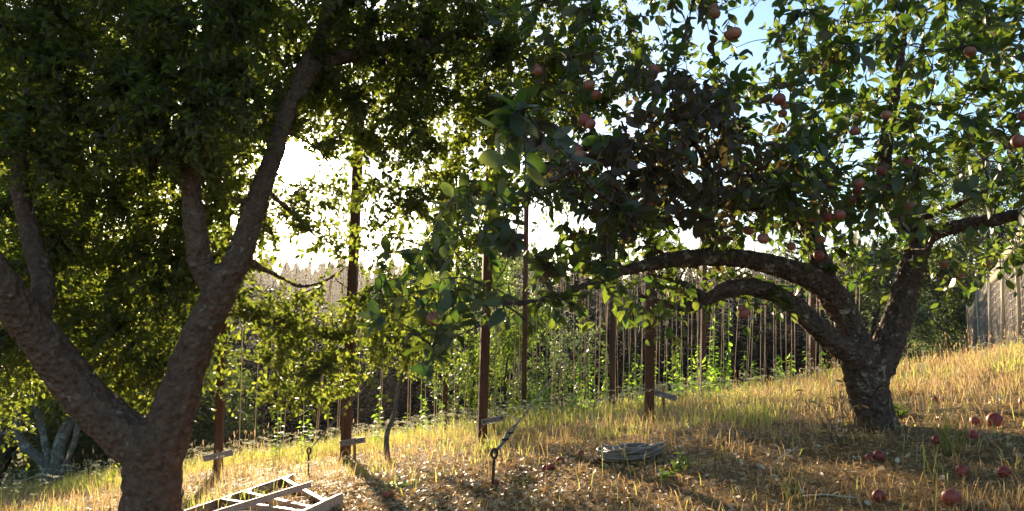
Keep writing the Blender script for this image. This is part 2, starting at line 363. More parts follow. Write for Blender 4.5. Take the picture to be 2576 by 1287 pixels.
def sprays(bases, dirs, lens, per, ll, lw, mat, tpl, parent, crown_name='crown', up=.8, droop=.25, twigs=True, size_var=.3, fan=.8):
    n = len(bases); dirs = norm(dirs)
    t = (np.arange(per)[None,:] + R.random((n, per))*.8 + .6)/(per+.4)
    along = bases[:,None,:] + dirs[:,None,:]*(lens[:,None,None]*t[:,:,None]); along[:,:,2] -= .25*lens[:,None]*t*t
    r = R.normal(size=(n, per, 3)); side = norm(r - dirs[:,None,:]*(r*dirs[:,None,:]).sum(-1, keepdims=True))
    ax = dirs[:,None,:]*.45 + side*fan; ax[:,:,2] -= droop
    nr = R.normal(size=(n, per, 3))*.65; nr[:,:,2] += up
    l_ = ll*(1 + size_var*(R.random((n, per))*2-1))
    o = leaves_mesh(crown_name, tpl, along.reshape(-1,3), ax.reshape(-1,3), nr.reshape(-1,3), l_.reshape(-1), lw, mat, parent)
    if twigs:
        tt = np.array([0,.33,.66,1.0])
        p = bases[:,None,:] + dirs[:,None,:]*(lens[:,None,None]*tt[None,:,None]); p[:,:,2] -= .25*lens[:,None]*tt*tt
        return o, list(p)
    return o, []
def grid_cells(rows, cell=92.0, y0=46.0):
    out = []
    for j, s in enumerate(rows):
        for i, ch in enumerate(s):
            if ch not in ' .0': out.append((46+cell*i, y0+cell*j, int(ch)))
    return out
def limb_nodes(path, Zs, ws, sub=6):
    """path in photo pixels with depth and width in pixels -> spline points and radii"""
    pts = [P(x, y, Z) for (x, y), Z in zip(path, Zs)]; rs = [toR(w_, Z) for w_, Z in zip(ws, Zs)]
    cp_ = catmull([(*p, r) for p, r in zip(pts, rs)], sub)
    return [c[:3] for c in cp_], [max(float(c[3]), .002) for c in cp_]
def wood(name, limbs, mat, parent, voxel=.014, disp=.02, dscale=.12):
    mb = MB()
    for pts, rs in limbs:
        if rs[0] > .012: mb.tube(pts, rs, 10, True, .10)
    o = mb.obj(name, mat, parent, True)
    rm = o.modifiers.new('remesh', 'REMESH'); rm.mode = 'VOXEL'; rm.voxel_size = voxel; rm.use_smooth_shade = True
    s = o.modifiers.new('smooth', 'SMOOTH'); s.factor = .5; s.iterations = 3
    tx = bpy.data.textures.new(name+'_lumps', 'CLOUDS'); tx.noise_scale = dscale; tx.noise_depth = 4
    d = o.modifiers.new('lumps', 'DISPLACE'); d.texture = tx; d.strength = disp; d.mid_level = .5; d.texture_coords = 'GLOBAL'
    tx2 = bpy.data.textures.new(name+'_bark', 'CLOUDS'); tx2.noise_scale = dscale*.25; tx2.noise_depth = 3
    d2 = o.modifiers.new('ridges', 'DISPLACE'); d2.texture = tx2; d2.strength = disp*(.35 if voxel > .011 else .6); d2.mid_level = .5; d2.texture_coords = 'GLOBAL'
    return o

# ------------------------------------------------------------------ the big leaning tree with small leaves
def big_tree():
    base = P(380, 1310, 5.0); base.z = G(base.x, base.y)
    t = thing('old_tree', 'massive forked tree with small dense dark leaves beside the lying ladder', 'tree', base)
    low = base + Vector((0,0,-.15))
    trunk = limb_nodes([(378,1400),(380,1300),(384,1200),(388,1120),(400,1060)], [5.0]*5, [172,150,140,150,112])
    limbs = [trunk]
    limbs.append(limb_nodes([(405,1130),(452,985),(498,850),(538,770),(560,710),(590,670),(617,600),(642,520),(666,450),(692,380),(722,280),(762,180),(822,60),(872,-80)],
        [5,5,5,5,5,5,5.05,5.1,5.15,5.2,5.3,5.4,5.5,5.6], [124,102,88,84,86,70,62,58,54,48,42,38,32,26]))
    limbs.append(limb_nodes([(548,735),(512,680),(496,610),(488,540),(478,430),(472,330),(498,220),(520,100),(556,-60)],
        [5,4.95,4.9,4.9,4.9,4.9,4.95,5.0,5.0], [60,62,58,52,48,44,40,34,26]))
    limbs.append(limb_nodes([(345,1120),(245,1030),(172,945),(112,862),(58,795),(18,735),(-40,650),(-120,520),(-180,380)],
        [5,4.95,4.9,4.8,4.7,4.6,4.5,4.4,4.3], [122,110,102,98,92,86,78,66,52]))
    limbs.append(limb_nodes([(90,830),(110,720),(80,600),(50,470),(60,320),(90,160),(110,0)], [4.8,4.9,5.0,5.1,5.2,5.3,5.4], [60,54,48,42,36,30,22]))
    limbs.append(limb_nodes([(725,275),(780,190),(840,150),(960,124),(1090,104),(1180,65),(1277,33),(1400,-15)], [5.3,5.4,5.5,5.6,5.8,5.9,6.0,6.2], [40,38,36,31,26,19,14,10]))
    limbs.append(limb_nodes([(1085,106),(1190,93),(1262,115),(1318,145),(1380,190)], [5.8,5.8,5.8,5.8,5.8], [20,14,10,8,6]))
    limbs.append(limb_nodes([(612,650),(690,690),(760,720),(830,700),(900,650)], [5.1,5.5,5.9,6.2,6.4], [22,12,9,7,5]))
    limbs.append(limb_nodes([(660,470),(740,540),(800,600),(850,640)], [5.2,5.6,5.9,6.1], [16,10,8,5]))
    limbs.append(limb_nodes([(650,500),(590,500),(560,450),(545,400)], [5.1,5.1,5.2,5.3], [16,10,8,6]))
    wood('trunk', limbs, M['tree_bark'], t, .012, .026, .20)
    nodes = []
    for pts, rs in limbs[1:]: nodes += list(zip(pts, rs))
    rows = [
     "9999999999887743000000000000",
     "9999999999887665430000000000",
     "9999999998776665300000000000",
     "9999999866566554000000000000",
     "9999998221155432000000000000",
     "9999975443456421000000000000",
     "9999874211112100000000000000",
     "9999964000110000000000000000",
     "8998763343310000000000000000",
     "7276520332100000000000000000",
     "5025420351000000000000000000",
     "3002200000000000000000000000"]
    cent, sb, sd, sl = [], [], [], []
    def zr(x, y):
        if y < 0: return R.uniform(4.4, 6.6)
        if x < 660: return R.uniform(4.4, 4.85) if (R.random() < .22 and y < 430) else R.uniform(5.15, 7.9)
        if y > 700: return R.uniform(5.6, 6.8)
        return R.uniform(5.3, 7.4)
    cells = grid_cells(rows)
    for i in range(-4, 17):
        for j in (-1, -2, -3, -4): cells.append((46+92*i, 46+92*j, 8 if i < 12 else 4))
    for j in range(0, 10): cells.append((-46, 46+92*j, 8)); cells.append((-138, 46+92*j, 7))
    for (cx, cyy, d) in cells:
        nc = max(1, round(d/3))
        for _ in range(nc):
            x = cx + R.uniform(-46, 46); y = cyy + R.uniform(-46, 46); Z = zr(x, y); p = np.array(P(x, y, Z))
            if p[2] < G(p[0], p[1]) + .35: continue
            cent.append(p)
    polys, rads, allp = grow(nodes, cent, .2)
    grid_pts = []
    for (cx, cyy, d) in cells:
        out = cyy < 0 or cx < 0
        n = int(d*(4.0 if out else (10.5 if cyy < 330 else 8.6)) + .5)
        dense = d/9.0
        for _ in range(n):
            x = cx + R.uniform(-50, 50); y = cyy + R.uniform(-50, 50); Z = zr(x, y)
            if math.hypot(x-748, y-402) < 76: continue
            grid_pts.append(P(x, y, Z))
    gp = np.array(grid_pts)
    # snap every spray to the nearest twig so that nothing floats
    best = np.empty(len(gp), int); bd = np.empty(len(gp))
    for i in range(0, len(gp), 400):
        dd = np.linalg.norm(gp[i:i+400,None,:]-allp[None,:,:], axis=2); best[i:i+400] = dd.argmin(1); bd[i:i+400] = dd.min(1)
    root = allp[best]; dirs = gp - root; ln = np.linalg.norm(dirs, axis=1)
    dirs = norm(dirs) + R.normal(size=dirs.shape)*.35
    lens = np.clip(ln, .12, .42) + R.random(len(ln))*.08
    keep = (gp[:,2] > ground_z(gp[:,0], gp[:,1]) + .30)
    root, dirs, lens = root[keep], dirs[keep], lens[keep]
    o, tw = sprays(root, dirs, lens, 17, .052, .95, M['small_leaf'], T_SMALL, t, 'crown', up=.7, droop=.15)
    v, f = tubes_np(polys, rads, 5); mesh_obj('branch', v, f, M['twig'], t, True)
    v, f = tubes_np(tw, [np.linspace(.0028, .0012, 4)]*len(tw), 3); mesh_obj('twig', v, f, M['twig'], t)
big_tree()

# ------------------------------------------------------------------ apples
def apple_mesh(name, mat, r=1.0):
    vs, fs = [], []; nu, nv = 16, 11
    for i in range(nv):
        th = math.pi*i/(nv-1)
        for j in range(nu):
            ph = 2*math.pi*j/nu; rr = math.sin(th)*(1+.05*math.cos(5*ph)*(th/math.pi)**3); z = math.cos(th)*.92
            z -= .22*math.exp(-(math.sin(th)/.32)**2)*(1 if z > 0 else -.75)
            rr *= 1 + .07*math.cos(th)
            vs.append((rr*math.cos(ph)*r, rr*math.sin(ph)*r, z*r))
    for i in range(nv-1):
        for j in range(nu): fs.append((i*nu+j, (i+1)*nu+j, (i+1)*nu+(j+1)%nu, i*nu+(j+1)%nu))
    return vs, fs
AV, AF = apple_mesh('apple', None)
STALK = MB(); STALK.tube([(0,0,.60),(.03,0,.95),(.12,.03,1.35)], [.055,.045,.06], 5)

# ------------------------------------------------------------------ the apple tree
def apple_tree():
    base = P(2195, 1050, 5.25); base.z = G(base.x, base.y)
    t = thing('apple_tree', 'old apple tree with rough lichened spreading limbs and reddish apples', 'tree', base)
    limbs = []
    limbs.append(limb_nodes([(2212,1090),(2204,1047),(2189,1000),(2179,950),(2176,900)], [5.25]*5, [112,92,96,108,112]))
    limbs.append(limb_nodes([(2205,930),(2240,850),(2262,790),(2280,720),(2300,650),(2318,595)], [5.25]*6, [80,74,68,62,60,62]))
    limbs.append(limb_nodes([(2318,598),(2360,582),(2425,566),(2500,552),(2576,538),(2700,515),(2820,470)], [5.25,5.2,5.1,5.0,4.9,4.7,4.5], [50,42,38,34,30,26,18]))
    limbs.append(limb_nodes([(2312,605),(2272,562),(2244,500),(2226,440),(2232,340),(2250,240),(2270,120),(2292,0),(2310,-120)], [5.25,5.25,5.25,5.25,5.2,5.15,5.1,5.0,4.9], [52,50,44,38,31,25,19,13,9]))
    limbs.append(limb_nodes([(2300,556),(2395,520),(2480,480),(2580,440),(2680,380)], [5.2,5.0,4.8,4.6,4.4], [16,13,11,9,6]))
    limbs.append(limb_nodes([(2188,930),(2165,880),(2135,825),(2108,765),(2062,712),(1990,680),(1900,656),(1800,645),(1700,652),(1620,668),(1540,692),(1450,727),(1380,750),(1290,762),(1205,745),(1150,712),(1100,665),(1062,618)],
        [5.25,5.2,5.2,5.15,5.05,4.95,4.8,4.65,4.5,4.4,4.25,4.05,3.9,3.75,3.6,3.5,3.4,3.3], [76,72,74,72,66,58,50,46,42,32,24,19,16,14,12,10,8,6]))
    limbs.append(limb_nodes([(2100,750),(2074,690),(2050,620),(2030,560),(1985,508),(1925,465),(1878,420),(1832,340),(1800,230)], [5.15,5.1,5.05,5.0,4.85,4.7,4.6,4.5,4.4], [58,52,46,42,35,28,22,16,11]))
    limbs.append(limb_nodes([(2020,545),(1940,525),(1850,520),(1760,498),(1680,450),(1600,380),(1560,300)], [5.0,4.8,4.6,4.4,4.2,4.0,3.9], [32,27,22,18,14,10,7]))
    limbs.append(limb_nodes([(2170,915),(2135,885),(2085,850),(2030,798),(1962,746),(1890,722),(1830,728),(1772,756),(1720,772),(1662,760),(1612,742)], [5.2,5.1,5.05,5.0,4.95,4.9,4.85,4.8,4.75,4.7,4.6], [62,60,58,53,47,45,42,34,25,15,9]))
    limbs.append(limb_nodes([(1770,745),(1735,722),(1690,704),(1632,690)], [4.8,4.75,4.7,4.6], [18,15,12,8]))
    limbs.append(limb_nodes([(1850,520),(1730,330),(1690,210),(1712,130),(1742,10),(1760,-90)], [4.6,4.2,4.0,3.9,3.8,3.7], [16,14,12,11,10,8]))
    limbs.append(limb_nodes([(1690,560),(1560,520),(1440,430),(1350,330),(1318,255)], [4.45,3.6,2.9,2.3,1.95], [16,14,13,12,9]))
    limbs.append(limb_nodes([(1800,650),(1790,600),(1760,540),(1700,470)], [4.65,4.6,4.5,4.4], [26,20,14,9]))
    wood('trunk', limbs, M['apple_bark'], t, .010, .028, .10)
    nodes = []
    for pts, rs in limbs[1:]: nodes += list(zip(pts, rs))
    rows = [
     "0000000000000122114313677777",
     "0000000000000023155423677777",
     "0000000000000043268866666666",
     "0000000000000035388877766566",
     "0000000000000145999998777555",
     "0000000000003356799998876423",
     "0000000000134456885455564322",
     "0000000000133344333334344211",
     "0000000000133211234321000000",
     "0000000000011000001000000000"]
    cells = [c for c in grid_cells(rows) if True]
    for i in range(15, 32):
        for j in (-1, -2, -3): cells.append((46+92*i, 46+92*j, 5))
    for j in range(0, 8): cells.append((2622, 46+92*j, 6)); cells.append((2714, 46+92*j, 5)); cells.append((2806, 46+92*j, 4))
    def zr(x, y):
        if x < 1340: return 3.2 + R.uniform(-.35, .5)
        if x < 1560: return R.uniform(3.3, 4.6)
        if y > 560 and x > 1500: return R.uniform(4.3, 6.6)
        return R.uniform(3.3, 6.3)
    cent = []
    for (cx, cyy, d) in cells:
        for _ in range(max(1, round(d/3))):
            x = cx + R.uniform(-46, 46); y = cyy + R.uniform(-46, 46); cent.append(np.array(P(x, y, zr(x, y))))
    polys, rads, allp = grow(nodes, cent, .2)
    gp = []
    for (cx, cyy, d) in cells:
        kk = 1.75*(.5 if cx < 1340 else (.8 if cx < 1460 else (1.45 if d >= 8 else 1)))
        for _ in range(int(d*kk + R.random())):
            x = cx + R.uniform(-50, 50); y = cyy + R.uniform(-50, 50); gp.append(P(x, y, zr(x, y)))
    # the bunch of large leaves close to the viewer
    for _ in range(10): gp.append(P(1080+R.normal()*70, 690+R.normal()*60, 2.6+R.normal()*.15))
    allp = np.concatenate([allp, np.array(limbs[11][0]), np.array(limbs[5][0])[60:]])
    gp = np.array(gp)
    dd = np.linalg.norm(gp[:,None,:]-allp[None,:,:], axis=2); best = dd.argmin(1)
    root = allp[best]; dirs = gp-root; ln = np.linalg.norm(dirs, axis=1)
    dirs = norm(dirs) + R.normal(size=dirs.shape)*.3
    lens = np.clip(ln, .10, .34) + R.random(len(ln))*.06
    # drooping leafy shoots at the end of the limb that reaches toward the viewer
    lim = np.array(limbs[11][0]); m_ = len(lim)
    for (ti, px_, py_, Z_) in [(-1,1262,372,1.86),(-1,1322,392,1.9),(-3,1240,300,1.92),(-4,1372,330,2.05),(-2,1285,268,1.9),(-6,1440,360,2.1),(-9,1395,300,2.2)]:
        a_ = lim[ti]; b_ = np.array(P(px_, py_, Z_)); root = np.concatenate([root, a_[None]]); dirs = np.concatenate([dirs, (b_-a_)[None]]); lens = np.append(lens, np.linalg.norm(b_-a_)*1.0)
    tips = root + norm(dirs)*lens[:,None]
    pxy = np.array([proj(q) if q[1] > .5 else (0, 0) for q in tips])
    bz = np.exp(-((pxy[:,0]-1680)/270)**2 - ((pxy[:,1]-400)/210)**2)*1.05 > R.random(len(root))
    o, tw2 = sprays(root[bz], dirs[bz], lens[bz], 10, .069, .95, M['bronze_leaf'], T_BIG, t, 'bronze_leaves', up=.75, droop=.30)
    o, tw = sprays(root[~bz], dirs[~bz], lens[~bz], 10, .069, .95, M['apple_leaf'], T_BIG, t, 'crown', up=.75, droop=.30, size_var=.45)
    tw = tw + tw2
    v, f = tubes_np(polys, rads, 6); mesh_obj('branch', v, f, M['apple_bark'], t, True)
    v, f = tubes_np(tw, [np.linspace(.0034, .0016, 4)]*len(tw), 4); mesh_obj('twig', v, f, M['twig'], t, True)
    spots = [(1460,392),(1444,402),(1476,398),(1430,386),(1452,378),(1722,290),(1704,302),(1736,297),(1710,368),(1730,362),(1720,378),(1645,176),(1636,206),(1633,222),(1640,190),(1352,178),(1344,168),
      (1470,302),(1486,312),(1500,238),(1482,214),(1796,20),(1798,34),(1836,90),(1848,84),(1976,265),(1968,286),(1960,250),(2082,546),(2112,540),(2050,548),(2156,480),(2142,502),(2162,462),(1882,580),(1940,522),(2216,430),(2332,432),(2406,694),(2416,690),
      (1866,776),(1872,788),(2060,642),(2292,520),(2376,662),(2482,664),(2562,356),(2002,332),(2574,292),(1268,502),(1092,802),(1632,502),(1394,396),(2064,602),(2280,408),(2150,330),(1545,480),(2440,130),(2230,290),(1920,600),(1990,620)]
    ap = None
    for i, (x, y) in enumerate(spots):
        Z = 3.45 + R.random()*.8
        if x == 1092: Z = 3.2
        if x in (2406, 2416, 2376, 2482): Z = 5.0
        p = P(x, y, Z); r = .031*(.8 + .35*R.random())
        if ap is None:
            ap = mesh_obj('apple', AV, AF, M['apple_tree'], None, True); st = mesh_obj('stalk', STALK.v, STALK.f, M['twig'], None, True)
            a, s = ap, st
        else:
            a = ap.copy(); s = st.copy(); C.objects.link(a); C.objects.link(s)
        a.parent = t; s.parent = a; a.matrix_parent_inverse = Matrix.Identity(4); s.matrix_parent_inverse = Matrix.Identity(4); s.location = (0,0,0)
        a.location = p - base; a.scale = (r, r, r*(.92+.12*R.random())); a.rotation_euler = (R.normal()*.35, R.normal()*.35, R.random()*6.28)
apple_tree()
# ------------------------------------------------------------------ young tree, bushes and trees beyond the rise
def crown_tree(name, label, cat, base, height, rx, ry, z0, z1, n_spray, per, ll, mat, tpl, bark, trunk_pts=None, trunk_r=.1, n_branch=26, group=None, shape=lambda u: math.sin(math.pi*min(1, max(0, u*.86+.14)))**.6, lens=(.3,.6), droop=.15, twig_r=.003, width=.95):
    """a tree with a tapered trunk, limbs to scattered clusters and a leafy crown between heights z0 and z1 above its base"""
    b = Vector(base); t = thing(name, label, cat, b, group)
    if trunk_pts is None:
        trunk_pts = [b + Vector((0,0,-.2)), b + Vector((R.normal()*.06*height, R.normal()*.06*height, height*.3)), b + Vector((R.normal()*.05*height, R.normal()*.05*height, height*.6)), b + Vector((R.normal()*.05*height, 0, height*.9))]
    c = catmull(trunk_pts, 6); rs = np.linspace(trunk_r, trunk_r*.25, len(c))
    mb = MB(); mb.tube(c, list(rs), 8, True, .12); mb.obj('trunk', bark, t, True)
    nodes = [(np.array(p), r) for p, r in zip(c, rs)][len(c)//4:]
    top = np.array(trunk_pts[-1]) if z1 <= height*1.2 else np.array(b)
    cent = []
    for _ in range(n_branch):
        u = R.random(); s = shape(u); a = R.random()*6.283; q = .45 + .55*math.sqrt(R.random())
        cent.append(np.array([b.x + rx*s*q*math.cos(a), b.y + ry*s*q*math.sin(a), b.z + z0 + (z1-z0)*u]))
    axis_x = np.array([p for p, r in nodes])
    # crown follows the lean of the trunk
    for i, p in enumerate(cent):
        k = np.abs(axis_x[:,2]-p[2]).argmin(); cent[i] = p + np.array([axis_x[k][0]-b.x, axis_x[k][1]-b.y, 0])
    polys, rads, allp = grow(nodes, cent, .15)
    cl = np.array(cent); idx = R.integers(0, len(cl), n_spray)
    gp = cl[idx] + R.normal(size=(n_spray,3))*np.array([rx,ry,(z1-z0)*.5])*.17
    best = np.concatenate([np.linalg.norm(gp[i:i+500,None,:]-allp[None,:,:], axis=2).argmin(1) for i in range(0, n_spray, 500)])
    root = allp[best]; d = gp-root; ln = np.linalg.norm(d, axis=1); dirs = norm(d)+R.normal(size=d.shape)*.35
    le = np.clip(ln, lens[0], lens[1]*2) + R.random(n_spray)*(lens[1]-lens[0])
    o, tw = sprays(root, dirs, le, per, ll, width, mat, tpl, t, 'crown', up=.6, droop=droop)
    v, f = tubes_np(polys, rads, 5); mesh_obj('branch', v, f, bark, t, True)
    v, f = tubes_np(tw, [np.linspace(twig_r, twig_r*.4, 4)]*len(tw), 3); mesh_obj('twig', v, f, M['twig'], t)
    return t
def copy_tree(src, loc, rz, s, label, group=None):
    r = src.copy(); C.objects.link(r); r.location = loc; r.rotation_euler = (0,0,rz); r.scale = (s, s, s*(.92+.2*R.random())); r['label'] = label
    if group: r['group'] = group
    for ch in src.children:
        c = ch.copy(); C.objects.link(c); c.parent = r; c.matrix_parent_inverse = ch.matrix_parent_inverse.copy()
    return r
def on_ground(px, Z, dz=0): d = ray(px, 700); x = d.x*Z; return Vector((x, Z, G(x, Z)+dz))

# slim young tree behind the mulch, with a bent stem
b = hit(975, 1160)
ZY = b.y
pts = [b+Vector((0,0,-.1)), b, P(972,1112,ZY), P(977,1078,ZY), P(991,1045,ZY+.05), P(1000,990,ZY+.1), P(1012,930,ZY+.1), P(1030,870,ZY+.1), P(1060,800,ZY+.1), P(1080,745,ZY+.1)]
hY = pts[-1].z-b.z
crown_tree('young_tree', 'slim young tree with a bent grey stem and small bright leaves', 'tree', b, hY, .52, .45, P(0,915,ZY).z-b.z, P(0,720,ZY).z-b.z, 620, 13, .034, M['small_leaf'], T_SMALL, M['pale_bark'], pts, .034, 34, lens=(.08,.2), twig_r=.002)
# grey-green shrub among the strings, and a yellow-green one beside it
GS = 'trees and shrubs beyond the rise'
crown_tree('shrub', 'rounded grey-green shrub behind the twine curtain uphill of the Magnum post', 'shrub', on_ground(1310, 15.5), 3.4, 1.55, 1.2, .7, 4.15, 760, 14, .06, M['grey_leaf'], T_SMALL, M['pale_bark'], None, .07, 40, GS, lens=(.12,.3))
crown_tree('shrub', 'tall yellow-green shrub beside the Magnum post behind the young tree', 'shrub', on_ground(1180, 13.5), 3.4, 1.25, 1.0, 1.3, 4.15, 1500, 15, .05, M['bright_leaf'], T_SMALL, M['dark_bark'], None, .05, 30, GS, lens=(.12,.26))
crown_tree('shrub', 'low bright green shrub at the foot of the grey-green shrub', 'shrub', on_ground(1275, 13.4), 1.6, .75, .6, .2, 2.1, 260, 12, .05, M['bright_leaf'], T_SMALL, M['dark_bark'], None, .04, 26, GS, lens=(.12,.26))
# pale many-stemmed tree at the left edge
b = on_ground(95, 11.0)
t = thing('pale_tree', 'clump of pale lichened leaning stems at the edge of the dark wood', 'tree', b)
for path, ws in [([(120,1205),(105,1160),(60,1120),(44,1085),(46,1040),(60,980)], [26,24,22,19,17,14]), ([(122,1210),(120,1160),(112,1110),(100,1060),(92,1030),(70,980)], [20,18,16,15,14,11]),
                 ([(135,1205),(138,1150),(150,1100),(172,1055),(200,1000)], [22,20,19,17,13]), ([(140,1205),(148,1160),(158,1110),(185,1060),(222,1010)], [20,20,18,16,12]),
                 ([(150,1200),(172,1150),(190,1100),(196,1050),(202,990)], [14,14,13,12,9]), ([(52,1098),(30,1092),(-10,1088),(-50,1080)], [12,10,9,7])]:
    pp, rr = limb_nodes(path, [11.0]*len(path), ws)
    if path[0][1] > 1190: pp[0] = (pp[0][0], pp[0][1], G(pp[0][0], pp[0][1]) - .15)
    mb = MB(); mb.tube(pp, rr, 8, True, .12); mb.obj('stem', M['pale_bark'], t, True)
cells = [(x, y) for x in range(-90, 230, 46) for y in range(800, 1010, 46)]
rt = []; 
for (x, y) in cells:
    for _ in range(11): rt.append(P(x+R.uniform(-30,30), y+R.uniform(-30,30), 11+R.uniform(-.9,.9)))
rt = np.array(rt); sprays(rt, R.normal(size=rt.shape), np.full(len(rt), .3), 14, .065, .95, M['small_leaf'], T_SMALL, t, 'crown')
# broad dark oaks behind the old tree
GO = 'dark oaks behind the old tree'
def oak(label, px, Z, h, rx, n=1500, ll=.10, mat='oak_leaf', group=GO, z0=.8, tr=.22):
    return crown_tree('oak_tree', label, 'tree', on_ground(px, Z), h*.85, rx, rx*.8, z0, h, n, 15, ll, M[mat], T_SMALL, M['dark_bark'], None, tr, 60, group, lens=(.25,.55), twig_r=.005)
oak('dark oak behind the crook of the old tree', 300, 17, 5.4, 2.6, 1900)
oak('dark oak farthest downhill behind the leaning limb of the old tree', -60, 15, 9.0, 3.0, 2600)
oak('low dark oak between the pale stems and the timber post', 170, 19, 9.0, 2.8, 2600)
oak('dark broad oak behind the upright limb of the old tree', 470, 21, 5.6, 2.3, 1500)
GR = 'oaks behind the netted fence end'
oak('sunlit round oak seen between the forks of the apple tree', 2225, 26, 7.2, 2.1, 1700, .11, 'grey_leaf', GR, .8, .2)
oak('dark tall oak behind the netted fence', 2440, 35, 15.2, 4.8, 3200, .13, 'oak_leaf', GR, 1.0, .3)
oak('dark oak between the round oak and the netted fence', 2345, 33, 9.2, 3.6, 2200, .13, 'oak_leaf', GR, 1.0, .25)
oak('wide dark oak rising above the netted fence', 2640, 33, 15.5, 4.8, 2800, .13, 'oak_leaf', GR, 1.0, .3)
# conifers in the hollow
def conifer(label, base, h, rb, n_lay, mat, group, cat='tree', spread=1.0):
    t = thing('conifer', label, cat, base, group)
    mb = MB(); mb.tube([(base.x, base.y, base.z-.3), (base.x, base.y, base.z+h*.5), (base.x+.1, base.y, base.z+h*.97)], [.03*h*.6+.05, .02*h*.5+.03, .012], 7); mb.obj('trunk', M['dark_bark'], t, True)
    roots, dirs, lens = [], [], []
    polys = []
    for i in range(n_lay):
        u = i/(n_lay-1); z = h*(.06 + .93*u); rr = rb*(1-u)**.75*(.75+.5*R.random()) + .15
        nb = int(4 + 5*(1-u))
        for k in range(nb):
            a = R.random()*6.283; ln = rr*(.7+.5*R.random()); d = np.array([math.cos(a), math.sin(a), .30*u+.12 - .25*(1-u)])
            p0 = np.array([base.x, base.y, base.z+z]); tt = np.linspace(0, 1, 5)[:,None]
            pl = p0 + d*ln*tt; pl[:,2] += -.22*ln*(tt[:,0]) + .30*ln*tt[:,0]**2; polys.append(pl)
            ns = max(3, int(ln/.16))
            for s_ in np.linspace(.15, 1, ns):
                q = p0 + d*ln*s_; q[2] += -.22*ln*s_ + .30*ln*s_**2
                roots.append(q); dd = d + R.normal(size=3)*.55; dd[2] -= .1; dirs.append(dd); lens.append(.25+.5*(1-s_)*min(1, rr) + .15*R.random())
    roots, dirs, lens = np.array(roots), np.array(dirs), np.array(lens)
    sprays(roots, dirs, lens, 15, .13, .30, mat, T_NEEDLE, t, 'crown', up=.4, droop=.15, twigs=False, fan=.55)
    v, f = tubes_np(polys, [np.linspace(.03, .008, 5)]*len(polys), 4); mesh_obj('branch', v, f, M['dark_bark'], t)
    return t
GC = 'dark conifers in the hollow behind the hop yard'
c0 = conifer('dark conifer standing behind the Cascade post', on_ground(880, 27), 7.6, 2.7, 44, M['conifer'], GC)
c1 = conifer('dark conifer with a ragged top behind the twine strings', on_ground(700, 30), 8.4, 3.0, 44, M['conifer'], GC)
spec = [(c0,620,26,.95),(c1,760,25,.86),(c0,820,33,1.08),(c1,950,25,.84),(c0,1020,30,1.0),(c1,1090,26,.9),(c0,1180,31,1.05),(c1,1290,26,1.14),(c0,1380,30,1.22),(c1,1450,24,1.0),(c0,1530,28,1.16),(c1,1610,24,1.0),(c0,1690,29,1.14),
        (c1,1770,25,1.02),(c0,1850,28,1.12),(c1,1930,24,.98),(c0,2010,28,1.1),(c1,2090,25,.95),(c0,560,31,1.05),(c1,490,27,.95),(c0,400,33,1.1),(c1,2170,30,1.05), (c0,660,36,1.15), (c1,980,36,1.18)]
ORD = 'first second third fourth fifth sixth seventh eighth ninth tenth eleventh twelfth thirteenth fourteenth fifteenth sixteenth seventeenth eighteenth nineteenth twentieth'.split()
lm = [(548,'first timber post'),(884,'Cascade post'),(1215,'Magnum post'),(1633,'Sterling post')]
def segment(x):
    """where a thing stands along the row of posts, named uphill"""
    prev = None
    for lx, nm in lm:
        if x < lx: return (('downhill of the %s' % nm) if prev is None else 'between the %s and the %s' % (prev, nm))
        prev = nm
    return 'uphill of the Sterling post'
segn = {}
for (src, px, Z, s) in sorted(spec, key=lambda q: q[1]):
    k = segment(px); segn[k] = segn.get(k, -1) + 1
    g0 = on_ground(px, Z, -.3); yt = (745 if px < 1120 else (690 if px < 1240 else 625)) + R.uniform(-30, 30)
    s = .97*(P(px, yt, Z).z - g0.z)/(7.6 if src is c0 else 8.4)
    copy_tree(src, g0, R.random()*6.28, s, '%s dark conifer uphill, %s' % (ORD[segn[k]], k), GC)
# wooded ridge far off: reads as one mass
tv = []; tf = []; k = 0
pos = []
for _ in range(2600):
    x = R.uniform(-330, 330); y = R.uniform(200, 350); pos.append((x, y, float(hill_z(np.array(x), np.array(y)))))
for (x, y, z) in pos:
    h = R.uniform(6, 17)*(.55 + .8*float(vnoise(x, y, 22, 51))); rb = h*R.uniform(.24, .46); n = 7
    lean = R.normal()*.03*h
    for j in range(10):
        zb = z + h*(.03 + .092*j); zt = zb + h*.17; rr = rb*(1-j/10.6)**.8*(.55+.6*R.random())
        a0 = R.random()*6.28; v0 = len(tv)
        for q in range(n*2):
            a = a0 + math.pi*q/n; r_ = rr*(1.0 if q % 2 else .55)*(.8+.4*R.random())
            tv.append((x+r_*math.cos(a), y+r_*math.sin(a), zb + h*.03*R.normal()))
        tv.append((x+lean*j/10, y, min(zt, z+h*1.02)))
        for q in range(n*2): tf.append((v0+q, v0+(q+1)%(n*2), v0+n*2))
ff = mesh_obj('far_woods', np.array(tv), np.array(tf), M['far_conifer']); ff['kind'] = 'stuff'

